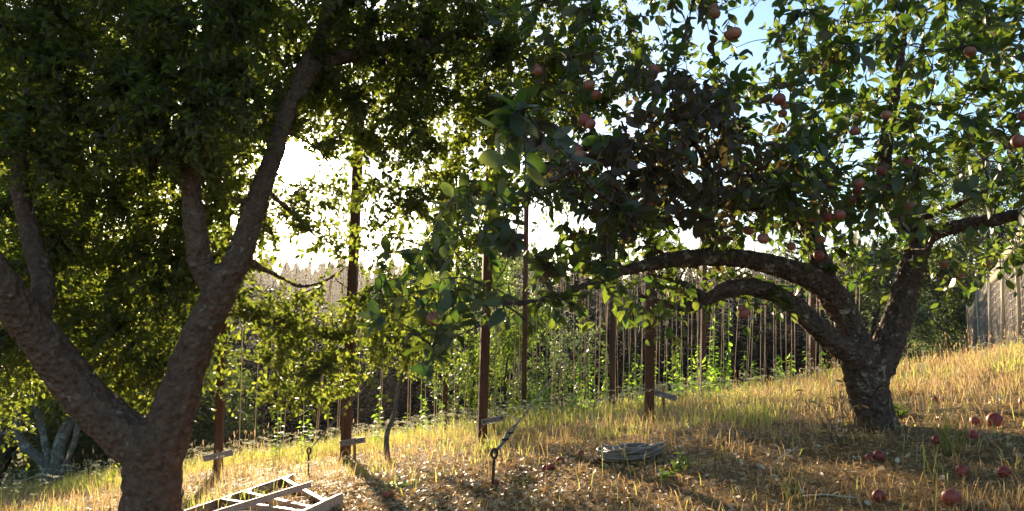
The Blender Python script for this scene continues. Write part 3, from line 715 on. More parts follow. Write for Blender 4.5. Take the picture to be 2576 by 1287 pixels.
# ------------------------------------------------------------------ hop yard: posts, wires, strings, bines
GP = 'dark square timber posts of the hop yard'
POSTS = {}
def post(key, label, px0, py0, px1, py1, Z, half=.047, topz=2.05, base_hidden=False):
    if base_hidden: b = on_ground(px0, Z)
    else: b = hit(px0, py0); Z = b.y
    q = P(px1, py1, Z); q0 = P(px0, py0, Z) if base_hidden else b
    d = (q-q0)/(q.z-q0.z); top = q0 + d*(topz-q0.z); bot = q0 + d*(b.z-q0.z-.35)
    mb = MB(); a = rad(R.uniform(-14, 14)); c, s = math.cos(a), math.sin(a)
    mb.beam(bot, top, Vector((c, s, 0))*half, Vector((-s, c, 0))*half, .006)
    # slight checks and wear: a few nicks along the length come from the material
    o = mb.obj('timber_post', M['post']); tag(o, label, 'post', GP); POSTS[key] = (top, bot); return o
post('p1', 'dark timber post behind the sign with worn-off writing, farthest downhill', 548, 1195, 556, 950, 8.2, .045)
post('p2', 'dark timber post behind the Cascade sign', 868, 1160, 900, 400, 8.2, .052)
post('p3', 'dark timber post behind the Magnum sign', 1212, 1115, 1222, 780, 8.2, .049)
post('p4', 'dark timber post beside the tilted Sterling sign', 1633, 1055, 1637, 600, 8.2, .049)
post('b1', 'thin dark post beyond the young tree', 1118, 1040, 1124, 880, 15, .05, 2.2, True)
post('b2', 'dark post in front of the grey-green shrub', 1318, 1000, 1322, 700, 12.2, .039, 2.2, True)
post('b3', 'dark post among the strings, first uphill of the grey-green shrub', 1540, 960, 1541, 760, 11.0, .039, 2.2, True)
post('b4', 'dark post among the tall bines uphill of the Sterling post', 1768, 930, 1770, 760, 12.0, .039, 2.2, True)
post('b5', 'dark post just under the low apple limb', 2042, 900, 2042, 760, 13.0, .040, 2.2, True)
def wire(name, label, a, b, sag, r, mat, cat, group=None, seg=14):
    a, b = Vector(a), Vector(b); pts = []
    for i in range(seg+1):
        u = i/seg; p = a.lerp(b, u); p.z -= sag*4*u*(1-u); pts.append(p)
    mb = MB(); mb.tube(pts, r, 6); o = mb.obj(name, M[mat], None, True); return tag(o, label, cat, group)
GW = 'overhead wires of the hop yard'
T = {k: v[0] for k, v in POSTS.items()}
wire('trellis_wire', 'overhead wire strung along the front row of timber posts', T['p1']+Vector((-2,0,-.05)), T['p2']+Vector((0,0,-.05)), .05, .004, 'steel', 'wire', GW)
wire('trellis_wire', 'overhead wire between the Cascade and Magnum post tops', T['p2']+Vector((0,0,-.05)), T['p3']+Vector((0,0,-.05)), .05, .004, 'steel', 'wire', GW)
wire('trellis_wire', 'overhead wire between the Magnum and Sterling post tops', T['p3']+Vector((0,0,-.05)), T['p4']+Vector((0,0,-.05)), .05, .004, 'steel', 'wire', GW)
wire('trellis_wire', 'overhead wire joining the tops of the rear posts', T['b2']+Vector((0,0,-.84)), T['b5']+Vector((0,0,-.84)), .08, .004, 'steel', 'wire', GW)
wire('trellis_wire', 'thin wire crossing before the hazy wooded ridge', P(560,622,10.8), P(1330,742,17), .05, .006, 'steel', 'wire', GW)
wire('trellis_wire', 'thin low wire crossing the strings behind the apple limb', P(1430,762,13), P(2080,840,15), .03, .004, 'steel', 'wire', GW)
wire('ground_wire', 'pale wire lying low through the weeds between the first two signs', hit(556,1172,.06), hit(800,1130,.10), .03, .005, 'twine', 'wire')
# strings ---------------------------------------------------------------
n_ = 40
mb = MB(); zz = np.linspace(0, 1, n_)
for z in zz:
    cx_, cy_, r_ = 2.2*(float(vnoise(z*7, 0, 1, 21))-.5), 2.2*(float(vnoise(z*7, 5, 1, 22))-.5), .75+.5*R.random()
    mb.v += [(cx_+r_*math.cos(q*1.2566), cy_+r_*math.sin(q*1.2566), z) for q in range(5)]
mb.f = [(i*5+q, i*5+(q+1)%5, i*5+5+(q+1)%5, i*5+5+q) for i in range(n_-1) for q in range(5)]
string_proto = mb.obj('twine_string', M['twine'], None, True)
first_string = [True]
def twine(a, b, r, label, group):
    a, b = Vector(a), Vector(b); d = b-a
    o = string_proto if first_string[0] else string_proto.copy()
    if first_string[0]: first_string[0] = False
    else: C.objects.link(o)
    o.location = a; o.rotation_mode = 'QUATERNION'
    o.rotation_quaternion = d.to_track_quat('Z', 'Y'); o.scale = (r, r, d.length)
    o['label'] = label; o['category'] = 'string'; o['group'] = group; return o
GT = 'coir strings of the hop yard'
S = []   # base px, base depth, top px at y=700, top z, radius
for (x0, x1, Z) in [(640,655,10.8),(699,704,10.6),(704,716,10.6),(710,740,10.9),(764,768,11.2),(790,826,10.9),(794,830,10.9),(824,831,11.6),(846,862,10.4),(850,868,10.4),(880,892,11.0),(898,908,11.5),(949,968,11.0),(953,972,11.0),(470,480,10.2),(602,612,11.6),
                    (1024,1031,11.5),(1030,1037,13),(1058,1062,13.5),(1068,1074,12.6),(1090,1100,14),(1096,1104,14),(1112,1116,13),(1142,1146,13.5),(1162,1190,13),(1176,1194,13)]:
    if x0 < 1000: Z = 10.8 + (x0-560)/770*6.2
    S.append((x0, Z, x1, .0066))
xs = [1240,1247,1262,1276,1288,1296,1303,1312,1336,1344,1352,1360,1376,1384,1399,1404,1410,1416,1424,1444,1452,1458,1462,1466,1476,1484,1492,1500,1506,1516,1524,1530,1548,1556,1562,1570,1578,1584,1592,1600,1606,1614,1622,
      1646,1656,1664,1676,1690,1700,1710,1718,1728,1738,1748,1756,1764,1778,1790,1798,1810,1820,1832,1844,1872,1878,1886,1912,1920,1928,1945,1952,1968,1978,1992,2000,2022,2030,2050,2062,2068,2100,2106,2130,2150,2158]
for i, x in enumerate(xs):
    Z = [11.4, 13.2, 12.2, 15.0, 11.9, 14.2][i % 6] + R.uniform(-.3, .3)
    S.append((x, Z, x + R.uniform(-7, 15), .0058 if Z < 13 else .0068))
segc = {}
for (x0, Z, x1, r) in sorted(S):
    ybase = 1100 if x0 < 1200 else 980
    a = on_ground(x0, Z, -.02); a.x = P(x0, ybase, Z).x; a.z = G(a.x, Z) - .02
    q = P(x1, 760, Z); d = (q-a)/(q.z-a.z); b = a + d*((1.35 if x0 > 1000 else P(x0, 622+(x1-560)*.156, Z).z)-a.z)
    k = segment(x0); segc[k] = segc.get(k, -1) + 1; n1 = segc[k]
    num = ORD[n1] if n1 < 20 else ('twenty-' + ORD[n1-20] if n1 < 29 else ('thirty-' + ORD[n1-30] if 30 <= n1 < 39 else ('forty-' + ORD[n1-40] if 40 <= n1 < 49 else {29:'thirtieth',39:'fortieth',49:'fiftieth'}.get(n1, 'last'))))
    twine(a, b, r, 'coir string %s, the %s going uphill' % (k, num), GT)
# hop bines ---------------------------------------------------------------
HOP_T = tri_template([(0,0,0),(-.42,.30,.05),(-.16,.42,.02),(-.30,.72,-.03),(0,.62,-.03),(.30,.72,-.03),(.16,.42,.02),(.42,.30,.05),(0,1,-.16),(0,.25,-.02)],
                     [(0,9,1),(1,9,2),(2,9,4),(2,4,3),(0,7,9),(7,6,9),(6,4,9),(6,5,4),(3,4,8),(4,5,8)])
def bine(h, dens, top_frac=1.0):
    root = thing('hop_bine', 'x', 'hop plant')
    n = int(h/.03)
    tw = [(.012*math.cos(i*.5), .012*math.sin(i*.5), h*i/n) for i in range(n+1)]
    mb = MB(); mb.tube(tw, [.004*(1-.6*i/n) for i in range(n+1)], 4); mb.obj('stem', M['hop_leaf'], root, True)
    pos, ax, ln = [], [], []
    z = .03; 
    while z < h:
        u = z/h; a = R.random()*3.14
        for k in (0, 1, 2, 3)[:(2 if u > .35 else 3 + (dens > 1))]:
            an = a + math.pi*k + R.normal()*.3; pos.append((.01*math.cos(an), .01*math.sin(an), z + R.normal()*.008)); ax.append((math.cos(an), math.sin(an), -.25 + R.normal()*.3))
            ln.append((.030*(1-u)**.6 + .055)*(.75 + .5*R.random())*(1.15 if u < .3 else 1))
        z += (.042 + .030*u)/dens*(.8+.4*R.random())
    pos, ax, ln = np.array(pos), np.array(ax), np.array(ln); nr = np.zeros_like(pos); nr[:,2] = 1; nr += R.normal(size=nr.shape)*.3
    leaves_mesh('leaves', HOP_T, pos, ax, nr, ln, .95, M['hop_leaf'], root)
    return root
protos = [bine(.45,1.0), bine(.75,1.0), bine(1.1,1.1), bine(1.5,1.1), bine(1.1,1.5), bine(.6,1.5)]
used = set()
GB = 'hop bines climbing the strings'
B = []  # px, depth, wanted height in px of the picture, proto
for (px, yb, yt, Z) in [(697,1120,1005,10.6),(758,1105,1055,11.2),(777,1110,1015,10.9),(951,1085,970,11),(944,1110,1040,10.6),(1026,1080,1035,11.5),(1060,1075,975,12.5),(1072,1070,1000,12.6),(1108,1070,1010,13),(1165,1060,1020,12),
      (1243,1040,985,11.5),(1262,1035,990,12),(1290,1030,960,12.4),(1335,1020,855,12),(1346,1015,925,12.6),(1358,1010,880,11.6),(1376,1010,815,12),(1366,1010,930,11.2),(1404,1005,960,11.4),(1424,1005,950,11.8),(1440,1000,950,11.2),(1459,1000,855,11.8),(1462,1000,900,11.2),(1478,995,890,12.2),(1496,990,905,11.6),
      (1521,990,830,12),(1530,985,920,11.4),(1575,975,920,12.2),(1592,970,890,11.6),(1604,970,865,11.3),(1612,965,900,12.4),(1646,965,880,11.8),(1680,960,890,12),(1700,960,880,11.2),(1706,960,930,10.8),(1712,955,860,12.4),(1740,950,890,12.8),(1758,950,860,12.4),(1779,960,890,11.0),(1786,940,860,12),
      (1800,950,770,11.2),(1830,945,765,11.4),(1812,945,890,11.8),(1872,935,880,12.2),(1899,930,905,12.4),(1955,925,890,12),(1962,922,900,12.6),(2030,910,870,12.6),(2068,905,880,13),(1990,915,885,12.8)]:
    B.append((px, yb, yt, Z))
bs = {}
HG = [.45,.75,1.1,1.5,1.1,.6]
for (px, yb, yt, Z) in sorted(B):
    b = P(px, yb, Z); b.z = G(b.x, Z); tp = P(px, yt, Z); h = max(.25, tp.z-b.z)
    k = min(range(6), key=lambda i: abs(HG[i]-h) + R.random()*.25)
    src = protos[k]
    if k in used:
        o = src.copy(); C.objects.link(o)
        for ch in src.children:
            c = ch.copy(); C.objects.link(c); c.parent = o
    else: o = src; used.add(k)
    o.location = b; s = h/HG[k]; o.scale = (1, 1, s); o.rotation_euler = (0, rad(1), R.random()*6.28)
    g = segment(px); bs[g] = bs.get(g, -1)+1
    kind = 'tall' if yb-yt > 120 else ('short' if yb-yt < 60 else 'leafy')
    o['label'] = '%s green hop bine %s, %s uphill' % (kind, g, ORD[bs[g]] if bs[g] < 20 else 'twenty-' + ORD[bs[g]-20]); o['category'] = 'hop plant'; o['group'] = GB
for k in range(6):
    if k not in used:
        for ch in list(protos[k].children): bpy.data.objects.remove(ch)
        bpy.data.objects.remove(protos[k])

# ------------------------------------------------------------------ anchors and guy cables
GA = 'rusty eye rods with guy cables'
def anchor(px0, py0, px1, py1, label):
    b = hit(px0, py0); Z = b.y; top = P(px1, py1, Z); base = b.copy()
    t = thing('eye_rod', label, 'anchor', base, GA)
    d = (top-b).normalized(); mb = MB(); mb.tube([b-d*.2, b+(top-b)*.5, top], .0095, 8); mb.obj('rod', M['rust'], t, True)
    side = Vector((1,0,0)); r = .024; c = top + d*r; ring = []
    for i in range(19):
        a = -math.pi/2 + 2*math.pi*i/18; ring.append(c + side*math.cos(a)*r*.8 + d*math.sin(a)*r*1.25)
    mb = MB(); mb.tube(ring, .0085, 8); mb.obj('eye', M['rust'], t, True)
    return c
e1 = anchor(775, 1192, 777, 1140, 'thin rusty eye rod in the ground just behind the ladder end')
e2 = anchor(1239, 1228, 1243, 1150, 'thicker rusty eye rod with a knotted cable in front of the Magnum sign')
GG = 'guy cables of the hop yard'
def cable(label, a, b, twist=True):
    wire('guy_cable', label, a, b, .02, .0042, 'steel', 'cable', GG)
cable('guy cable rising from the rod behind the ladder to the shrub post top', e1, T['b2'])
cable('flatter guy cable rising from the rod behind the ladder', e1, P(1395, 420, 12.6))
cable('guy cable rising from the knotted rod before the Magnum sign', e2, T['b4'])
# clamp and doubled cable end at the second rod
t = thing('cable_clamp', 'frayed doubled cable end clamped above the knotted rod', 'cable clamp', e2, GG)
dv = (T['b4']-e2).normalized()
mb = MB()
for s in (-1, 1): mb.tube([e2 + dv*u*.42 + Vector((s*.014*math.sin(math.pi*min(1,u*1.1))+.006*math.sin(9*u+s), .004*s, .006*math.cos(8*u))) for u in np.linspace(0,1,16)], .0065, 6)
mb.obj('cable_loop', M['steel'], t, True)
mb = MB(); 
for u in (.42, .62): mb.beam(e2+dv*.42*u-dv*.012, e2+dv*.42*u+dv*.012, Vector((.024,0,0)), Vector((0,.015,0)), .003)
mb.obj('clamp', M['rust'], t)

# ------------------------------------------------------------------ hand-lettered signs
GS2 = 'hand lettered hop signs'
def sign(label, text, c0, c1, hpx, stake_top, stake_bot, Zf=None):
    """board from pixel c0 to c1 (centre line), height hpx pixels, nailed to a stake"""
    sb = hit(*stake_bot); Z = sb.y
    if Zf: Z = Zf - .085; q_ = P(stake_bot[0], stake_bot[1], Z); sb = Vector((q_.x, Z, G(q_.x, Z)))
    a, b = P(*c0, Z-.03), P(*c1, Z-.03); hh = hpx*K/F*Z/2
    t = thing('hop_sign', label, 'sign', sb, GS2)
    u = (b-a).normalized(); up = Vector((0,0,1)); up = (up-u*up.dot(u)).normalized(); nrm = u.cross(up)   # nrm points away from... (right x up) = toward -y? checked below
    if nrm.y > 0: nrm = -nrm
    mb = MB(); mb.beam(a, b, nrm*.008, up*hh, .002); mb.obj('board', M['board'], t)
    mb = MB(); st, s0 = P(*stake_top, Z), sb; mb.beam(s0+Vector((0,.0,-.15)), st, Vector((.016,0,0)), Vector((0,.009,0)), .002); mb.obj('stake', M['stake'], t)
    if text:
        cu = bpy.data.curves.new('lettering', 'FONT'); cu.body = text; cu.align_x = 'CENTER'; cu.align_y = 'CENTER'; cu.size = hh*1.75; cu.space_character = 1.12; cu.extrude = .0005; cu.offset = .0002
        tmp = bpy.data.objects.new('lettering', cu); C.objects.link(tmp)
        dg = bpy.context.evaluated_depsgraph_get(); me = bpy.data.meshes.new_from_object(tmp.evaluated_get(dg)); bpy.data.objects.remove(tmp)
        me.materials.clear(); me.materials.append(M['ink'])
        wtx = max(v.co.x for v in me.vertices)-min(v.co.x for v in me.vertices); s = min(1, (b-a).length*.86/wtx)
        for v in me.vertices: v.co.y += .0012*math.sin(v.co.x*70); v.co.x *= s; v.co.x += v.co.y*.10
        o = bpy.data.objects.new('lettering', me); C.objects.link(o)
        mtx = Matrix((u, up, nrm)).transposed().to_4x4(); mtx.translation = (a+b)/2 + nrm*.0092
        o.parent = t; o.matrix_parent_inverse = Matrix.Translation(-sb); o.matrix_basis = mtx
    else:
        mb = MB()
        for (x, y0, y1) in ((.36,-.3,.35),(.40,-.2,.2),(.46,-.3,.3),(.52,-.25,.2),(.57,-.35,.35)):
            q = a.lerp(b, x) + nrm*.0088; mb.beam(q+up*hh*y0, q+up*hh*y1+u*.006, u*.0012, nrm*.0006, .0002)
        mb.obj('faded_marks', M['ink'], t)
sign('weathered grey board sign with worn-off writing, farthest downhill', None, (512,1154), (585,1138), 15, (547,1132), (556,1188), POSTS['p1'][1].y)
sign('weathered board sign on a stake reading Cascade', 'CASCADE', (855,1116), (919,1106), 14, (892,1100), (893,1150), POSTS['p2'][1].y)
sign('weathered board sign on an orange stake reading Magnum', 'MAGNUM', (1211,1063), (1269,1050), 14, (1242,1047), (1242,1120), POSTS['p3'][1].y)
sign('weathered board sign tilted downward reading Sterling', 'STERLING', (1644,986), (1702,1003), 14, (1667,976), (1674,1045))

# ------------------------------------------------------------------ ladder lying on the mulch
def ladder():
    A1, A0 = hit(740, 1203, .045), hit(330, 1345, .045)
    C1, C0 = hit(862, 1256, .045), hit(545, 1345, .045)
    t = thing('stepladder', 'beige metal stepladder lying flat on the mulch beside the old tree', 'ladder', A1)
    u = (A1-A0).normalized(); nrm = (A1-A0).cross(C1-A0).normalized(); nrm = nrm if nrm.z > 0 else -nrm
    C0 = C1 - u*(A1-A0).length*.92 if (C1-C0).normalized().dot(u) < .9 else C0
    uc = (C1-C0).normalized(); v = (C1-A1); 
    def channel(a, b, side, Hh, fl=.022, th=.003, name='rail'):
        d = (b-a).normalized(); s = (side - d*side.dot(d)).normalized(); mb = MB()
        mb.beam(a, b, s*th, nrm*Hh, .001)
        mb.beam(a+s*(fl*.5+th)+nrm*(Hh-th), b+s*(fl*.5+th)+nrm*(Hh-th), s*fl*.5, nrm*th, .0008)
        mb.beam(a+s*(fl*.5+th)-nrm*(Hh-th), b+s*(fl*.5+th)-nrm*(Hh-th), s*fl*.5, nrm*th, .0008)
        return mb.obj(name, M['ladder'], t)
    channel(A0, A1, v, .042); channel(C0, C1, -v, .042)
    # steps between the two rails
    LA = (A1-A0).length
    def near_u(px, py, a, b):
        q = hit(px, py, .045); return max(0, min(1, (q-a).dot(b-a)/(b-a).length_squared))
    for (pa, pc) in (((652,1222),(756,1275)), ((588,1247),(665,1295)), ((520,1272),(585,1315)), ((450,1298),(500,1338))):
        a = A0.lerp(A1, near_u(*pa, A0, A1)); c = C0.lerp(C1, near_u(*pc, C0, C1)); d = (c-a).normalized()
        w_ = (u - d*u.dot(d)).normalized()
        mb = MB(); mb.beam(a+d*.004, c-d*.004, nrm*.034, w_*.004, .001); mb.beam(a+d*.004+nrm*.034-w_*.012, c-d*.004+nrm*.034-w_*.012, w_*.016, nrm*.003, .001)
        mb.obj('step', M['ladder_step'], t)
        mb = MB(); mb.beam(a+d*.10+nrm*.030, a+u*.13+d*.012+nrm*.036, d.cross(nrm)*.010, nrm*.003, .001); mb.obj('brace', M['ladder_step'], t)
        mb = MB(); mb.beam(c-d*.10+nrm*.030, c+uc*.15-d*.012+nrm*.036, d.cross(nrm)*.010, nrm*.003, .001); mb.obj('brace', M['ladder_step'], t)
    B1, B0 = hit(783, 1217, .115), hit(420, 1330, .115)
    channel(B0, B1, v, .020, .018, .003, 'rear_leg')
    mid = hit(600, 1275, .10); 
    mb = MB(); mb.tube([B0.lerp(B1, .62)-nrm*.035, B0.lerp(B1, .62)+nrm*.015], .009, 8); mb.obj('rivet', M['ladder_step'], t)
ladder()

# ------------------------------------------------------------------ coil of tubing in the grass
def coil():
    c = hit(1585, 1152); t = thing('tubing_coil', 'weathered grey coil of tubing half hidden in the dry grass', 'coil', c)
    e = .05; sx = (G(c.x+e, c.y)-G(c.x-e, c.y))/(2*e); sx = .10; sy = -.08
    mb = MB(); pts = []
    turns = 15
    for i in range(turns*40+1):
        k = i/40; lay = k % 3; ring = int(k//3)
        a = 2*math.pi*k; r = .215 - .022*ring + .010*math.sin(2*a+ring*2+k*.7) + .030*(vnoise(k*2.1, 0, 1, 4)-.5)
        z = .012 + .021*lay + .012*math.sin(a*2+k) + .012*(vnoise(k*4.3, 3, 1, 6)-.5)
        x, y = r*1.04*math.cos(a), r*.98*math.sin(a); pts.append(Vector((c.x+x, c.y+y, c.z + z + sx*x + sy*y)))
    mb.tube(pts, .0105, 7); mb.obj('tubing', M['hose'], t, True)
    mb = MB()
    for a in (.35, 2.6, 4.4):
        pr = [(.155,.0),(.155,.10),(.19,.122),(.235,.10),(.24,.02)]
        mb.tube([Vector((c.x+r*math.cos(a), c.y+r*math.sin(a), c.z+z+sx*r*math.cos(a)+sy*r*math.sin(a))) for r, z in pr], .006, 6)
    mb.obj('tie', M['twine'], t, True)
coil()

# ------------------------------------------------------------------ netted fence on the hill
def fence():
    A = on_ground(2700, 10.6); Bp = on_ground(2434, 25)
    topA, topB = P(2700, 375, 10.6), P(2434, 778, 25)
    t = thing('netted_fence', 'pale netted fence with shade cloth and wooden poles climbing the hill', 'fence', A)
    n, m = 48, 22
    d = (Bp-A); d.z = 0; d.normalize(); out = Vector((-d.y, d.x, 0)); out = out if out.dot(A) < 0 else -out
    def pt(u, h, off=0.0):
        uu = u; b = A.lerp(Bp, uu); b.z = G(b.x, b.y) - .1; q = topA.lerp(topB, uu); q = Vector((b.x, b.y, q.z - .10*math.sin(uu*math.pi*5)**2))
        return b.lerp(q, h) + out*(off + .05*math.sin(uu*37)*h*(1-h)*2)
    vs = [pt(i/n, j/m*.93) for j in range(m+1) for i in range(n+1)]
    fs = [(j*(n+1)+i, j*(n+1)+i+1, (j+1)*(n+1)+i+1, (j+1)*(n+1)+i) for j in range(m) for i in range(n)]
    o = mesh_obj('shade_cloth', vs, fs, M['shade_cloth'], t, True); so = o.modifiers.new('thick', 'SOLIDIFY'); so.thickness = .006
    vs = [pt(i/n, .90 + .10*j/3, .012+.02*(j % 2)) for j in range(4) for i in range(n+1)]
    fs = [(j*(n+1)+i, j*(n+1)+i+1, (j+1)*(n+1)+i+1, (j+1)*(n+1)+i) for j in range(3) for i in range(n)]
    o = mesh_obj('top_band', vs, fs, M['top_band'], t, True); so = o.modifiers.new('thick', 'SOLIDIFY'); so.thickness = .012
    mb = MB()
    for j in range(1, 15): mb.tube([pt(i/n, j/15*.92, .035) - Vector((0,0,.03*math.sin(i*1.57)**2)) for i in range(n+1)], .0085, 4)
    for i in range(0, 70): mb.tube([pt(i/70, h, .035) for h in np.linspace(0, .92, 6)], .0045, 4)
    mb.obj('netting', M['mesh_wire'], t)
    for k, u in enumerate((.02, .16, .30, .44, .60, .78, .98)):
        mb = MB(); mb.tube([pt(u, -.1, .07), pt(u, .5, .07), pt(u, 1.02, .07)], [.036, .032, .030], 8, True, .05); mb.obj('pole', M['fence_wood'], t, True)
    for u in (.36, .52):
        mb = MB(); mb.tube([pt(u, .02, .28)+Vector((0,0,-.1)), pt(u+.03, .90, .10)], [.032, .026], 8, True, .05); mb.obj('prop', M['fence_wood'], t, True)
    b = hit(2398, 868); mb = MB(); mb.tube([b+Vector((-.05,0,-.3)), b + Vector((.95,.3,1.35))], [.035,.03], 8, True, .05)
    o = mb.obj('leaning_stake', M['fence_wood'], None, True); tag(o, 'short pale stake leaning in the grass at the downhill end of the fence', 'stake')
fence()

# ------------------------------------------------------------------ windfall apples
GF = 'windfall apples in the grass'
fall = [(1409,1156,.036,'red windfall apple lying alone uphill of a touching pair before the coil'),(1373,1178,.036,'red windfall apple, larger of a touching pair in front of the coil'),(1387,1172,.032,'red windfall apple, smaller of a touching pair in front of the coil'),
 (1246,1213,.033,'red windfall apple just behind the knotted eye rod'),(1522,1079,.034,'small red windfall apple in open straw below the Sterling post'),(1681,1178,.034,'red windfall apple beside a bright green weed uphill of the coil'),(1461,1139,.032,'dull red windfall apple touching the downhill side of the coil'),
 (973,1244,.034,'red windfall apple on the mulch past the ladder end'),(2212,1146,.046,'big red windfall apple in shade below the apple trunk'),(2187,1152,.036,'darker red apple tucked against a bigger one below the trunk'),(2421,1183,.040,'dark red windfall apple in shade below the thin green stems'),
 (2526,1186,.036,'red windfall apple level with the dark one under the green stems, nearer the frame edge'),(2394,1251,.052,'large bright red apple closest to the viewer in the straw'),(2503,1056,.060,'very large dusky red apple in the trunk shadow'),(2351,1004,.034,'red apple of a lit touching pair uphill of the trunk, downhill one'),
 (2370,1003,.034,'red apple of a lit touching pair uphill of the trunk, uphill one'),(2572,1010,.040,'dark red apple at the frame edge uphill of the trunk shadow'),(2211,1246,.038,'dull purple-red apple sunk in straw below the big shaded pair'),(2449,1092,.036,'crimson apple behind the thin green stems'),
 (2358,1104,.036,'yellowish windfall apple beside the thin green stems'),(2452,1058,.038,'dark red apple in the trunk shadow next to the very large one')]
fa = fst = None
for i, (x, y, r, lab) in enumerate(fall):
    p = hit(x, y, r*.72)
    if fa is None:
        fa = mesh_obj('fallen_apple', AV, AF, M['apple_red'], None, True); fst = mesh_obj('stalk', STALK.v, STALK.f, M['twig'], None, True); fst.parent = fa; a = fa
    else:
        a = fa.copy(); C.objects.link(a); s = fst.copy(); C.objects.link(s); s.parent = a
    r *= .82; p.z -= .004; a.location = p; a.scale = (r, r, r*.93); a.rotation_euler = (R.uniform(-1.4,1.4), R.uniform(-1.4,1.4), R.random()*6.28)
    tag(a, lab, 'apple', GF)

# ------------------------------------------------------------------ ground cover
def in_view(x, y, m=60):
    u = 512 + F*x/y; return (u > -m) & (u < 1024+m)
def region(x, y):
    """how bare and how green the ground is"""
    mul = np.exp(-((x+.55)/2.3)**2 - ((y-5.2)/1.25)**2)                      # woodchip and leaf mulch
    green = 1/(1+np.exp(-(y - 7.9 - .35*vnoise(x,y,.7,8)*3 + .25*x)/.45))
    green = green*np.clip((4.6 - x)/3.2, 0, 1)
    green = np.maximum(green, .9*np.clip((vnoise(x, y, .55, 9)-.70)/.1, 0, 1)*(y > 5.2))
    return np.clip(mul, 0, 1), np.clip(green, 0, 1)
def scatter(n, y0=2.6, y1=15.5, pw=1.0):
    y = y0 + (y1-y0)*R.random(n)**pw; half = .76*y + .6; x = (R.random(n)*2-1)*half
    return x, y
def blades(name, x, y, h, wd, lean, mat, curl=.5, kind='stuff', az=None):
    n = len(x); z = ground_z(x, y) - .01; a = R.random(n)*6.283 if az is None else az
    dx, dy = np.cos(a)*lean, np.sin(a)*lean; b = R.random(n)*6.283; sx, sy = np.cos(b)*wd*.5, np.sin(b)*wd*.5
    base = np.stack([x, y, z], -1); s = np.stack([sx, sy, np.zeros(n)], -1)
    mid = base + np.stack([dx*.35*h, dy*.35*h, h*.62], -1); tip = base + np.stack([dx*h*(.6+curl), dy*h*(.6+curl), h*(1.0-.35*lean)], -1)
    v = np.stack([base-s, base+s, mid+s*.8, mid-s*.8, tip], 1).reshape(-1, 3)
    k = (np.arange(n)*5)[:,None]
    f = np.concatenate([k+np.array([0,1,2]), k+np.array([0,2,3]), k+np.array([3,2,4])], 0)
    o = mesh_obj(name, v, f, mat)
    if kind: o['kind'] = kind
    return o, tip
# dry grass
x, y = scatter(300000, 2.5, 15.5, 1.05)
mul, gr = region(x, y)
tuft = vnoise(x, y, .22, 15); big = vnoise(x, y, .8, 16)
pat = np.clip((vnoise(x, y, 1.1, 41)-.30)*2.6, .12, 1)
dens = (.10 + 1.1*np.clip(tuft-.32, 0, 1))*pat*(1-.85*mul)*(1-.5*gr)
k = R.random(len(x)) < dens; x, y, mul, gr, tuft, big = x[k], y[k], mul[k], gr[k], tuft[k], big[k]
h = (.035 + .10*R.random(len(x))**2 + .16*np.clip(big-.45, 0, 1)*R.random(len(x)))*(1 - .55*mul)
h *= 1 + .7*np.clip((y-8.5)/4, 0, 1) + .35*np.clip((x-.5)/2, 0, 1)*(y > 4)
blades('dry_grass', x, y, h, (.0026+.0005*y)*(.7+.6*R.random(len(x))), R.random(len(x))*.9+.1, M['straw'])
# flattened straw
x, y = scatter(210000, 2.5, 14, 1.1); mul, gr = region(x, y); k = R.random(len(x)) < (1-.5*mul)*np.clip(vnoise(x,y,.35,61)*1.8-.2, .15, 1); x, y = x[k], y[k]; n = len(x)
blades('loose_straw', x, y, .015+.035*R.random(n), (.0025+.0004*y)*(.7+.6*R.random(n)), 1.6+3.0*R.random(n), M['straw'], 1.2)
# long thin blades standing above the rest
x, y = scatter(30000, 2.5, 12.5, 1.0); mul, gr = region(x, y)
cb = hit(1585, 1152); dc = np.hypot(x-cb.x, y-cb.y)
k = R.random(len(x)) < np.clip((.22 + .55*np.clip((vnoise(x,y,.45,31)-.45)*3, 0, 1))*(1-.9*mul) + .9*np.exp(-((dc-.24)/.10)**2), 0, 1)*(dc > .17); x, y = x[k], y[k]; n = len(x)
fg = np.clip((y-3.2)/3, .30, 1)
blades('tall_dry_grass', x, y, (.10 + .20*R.random(n)**1.5)*fg, (.0018+.0004*y)*(.7+.6*R.random(n)), .1+.5*R.random(n), M['straw'], .6)
# green grass and weeds
x, y = scatter(190000, 3.0, 15.5, .8); mul, gr = region(x, y)
k = R.random(len(x)) < (gr*1.0*np.clip(vnoise(x,y,.32,17)*1.5-.3, .04, 1)*np.clip(vnoise(x,y,1.2,44)*2-.3,.25,1) + .015)*(1-.7*mul); x, y, gr = x[k], y[k], gr[k]; n = len(x)
h = .06 + .16*R.random(n)**1.5*(.4+1.1*vnoise(x, y, .5, 18)) + .08*np.clip((y-9)/3, 0, 1)*R.random(n)
blades('green_grass', x, y, h, (.004+.0005*y)*(.7+.6*R.random(n)), R.random(n)*.7+.1, M['green_blade'])
# seed heads standing along the rise
x, y = scatter(5200, 8.8, 14.0, .8); k = R.random(len(x)) < np.clip((y-8.6)/3, .05, 1)*np.clip(vnoise(x,y,.7,19)-.52, 0, 1)*1.6; x, y = x[k], y[k]; n = len(x)
h = .16 + .34*R.random(n); o, tip = blades('seed_stalks', x, y, h, .004, R.random(n)*.25, M['straw'], .2)
d = np.stack([R.normal(size=n)*.12, R.normal(size=n)*.12, np.ones(n)], -1)
leaves_mesh('seed_heads', T_SMALL, tip - .02*d, d, R.normal(size=(n,3)), .05+.05*R.random(n), .26, M['seed'], None)['kind'] = 'stuff'
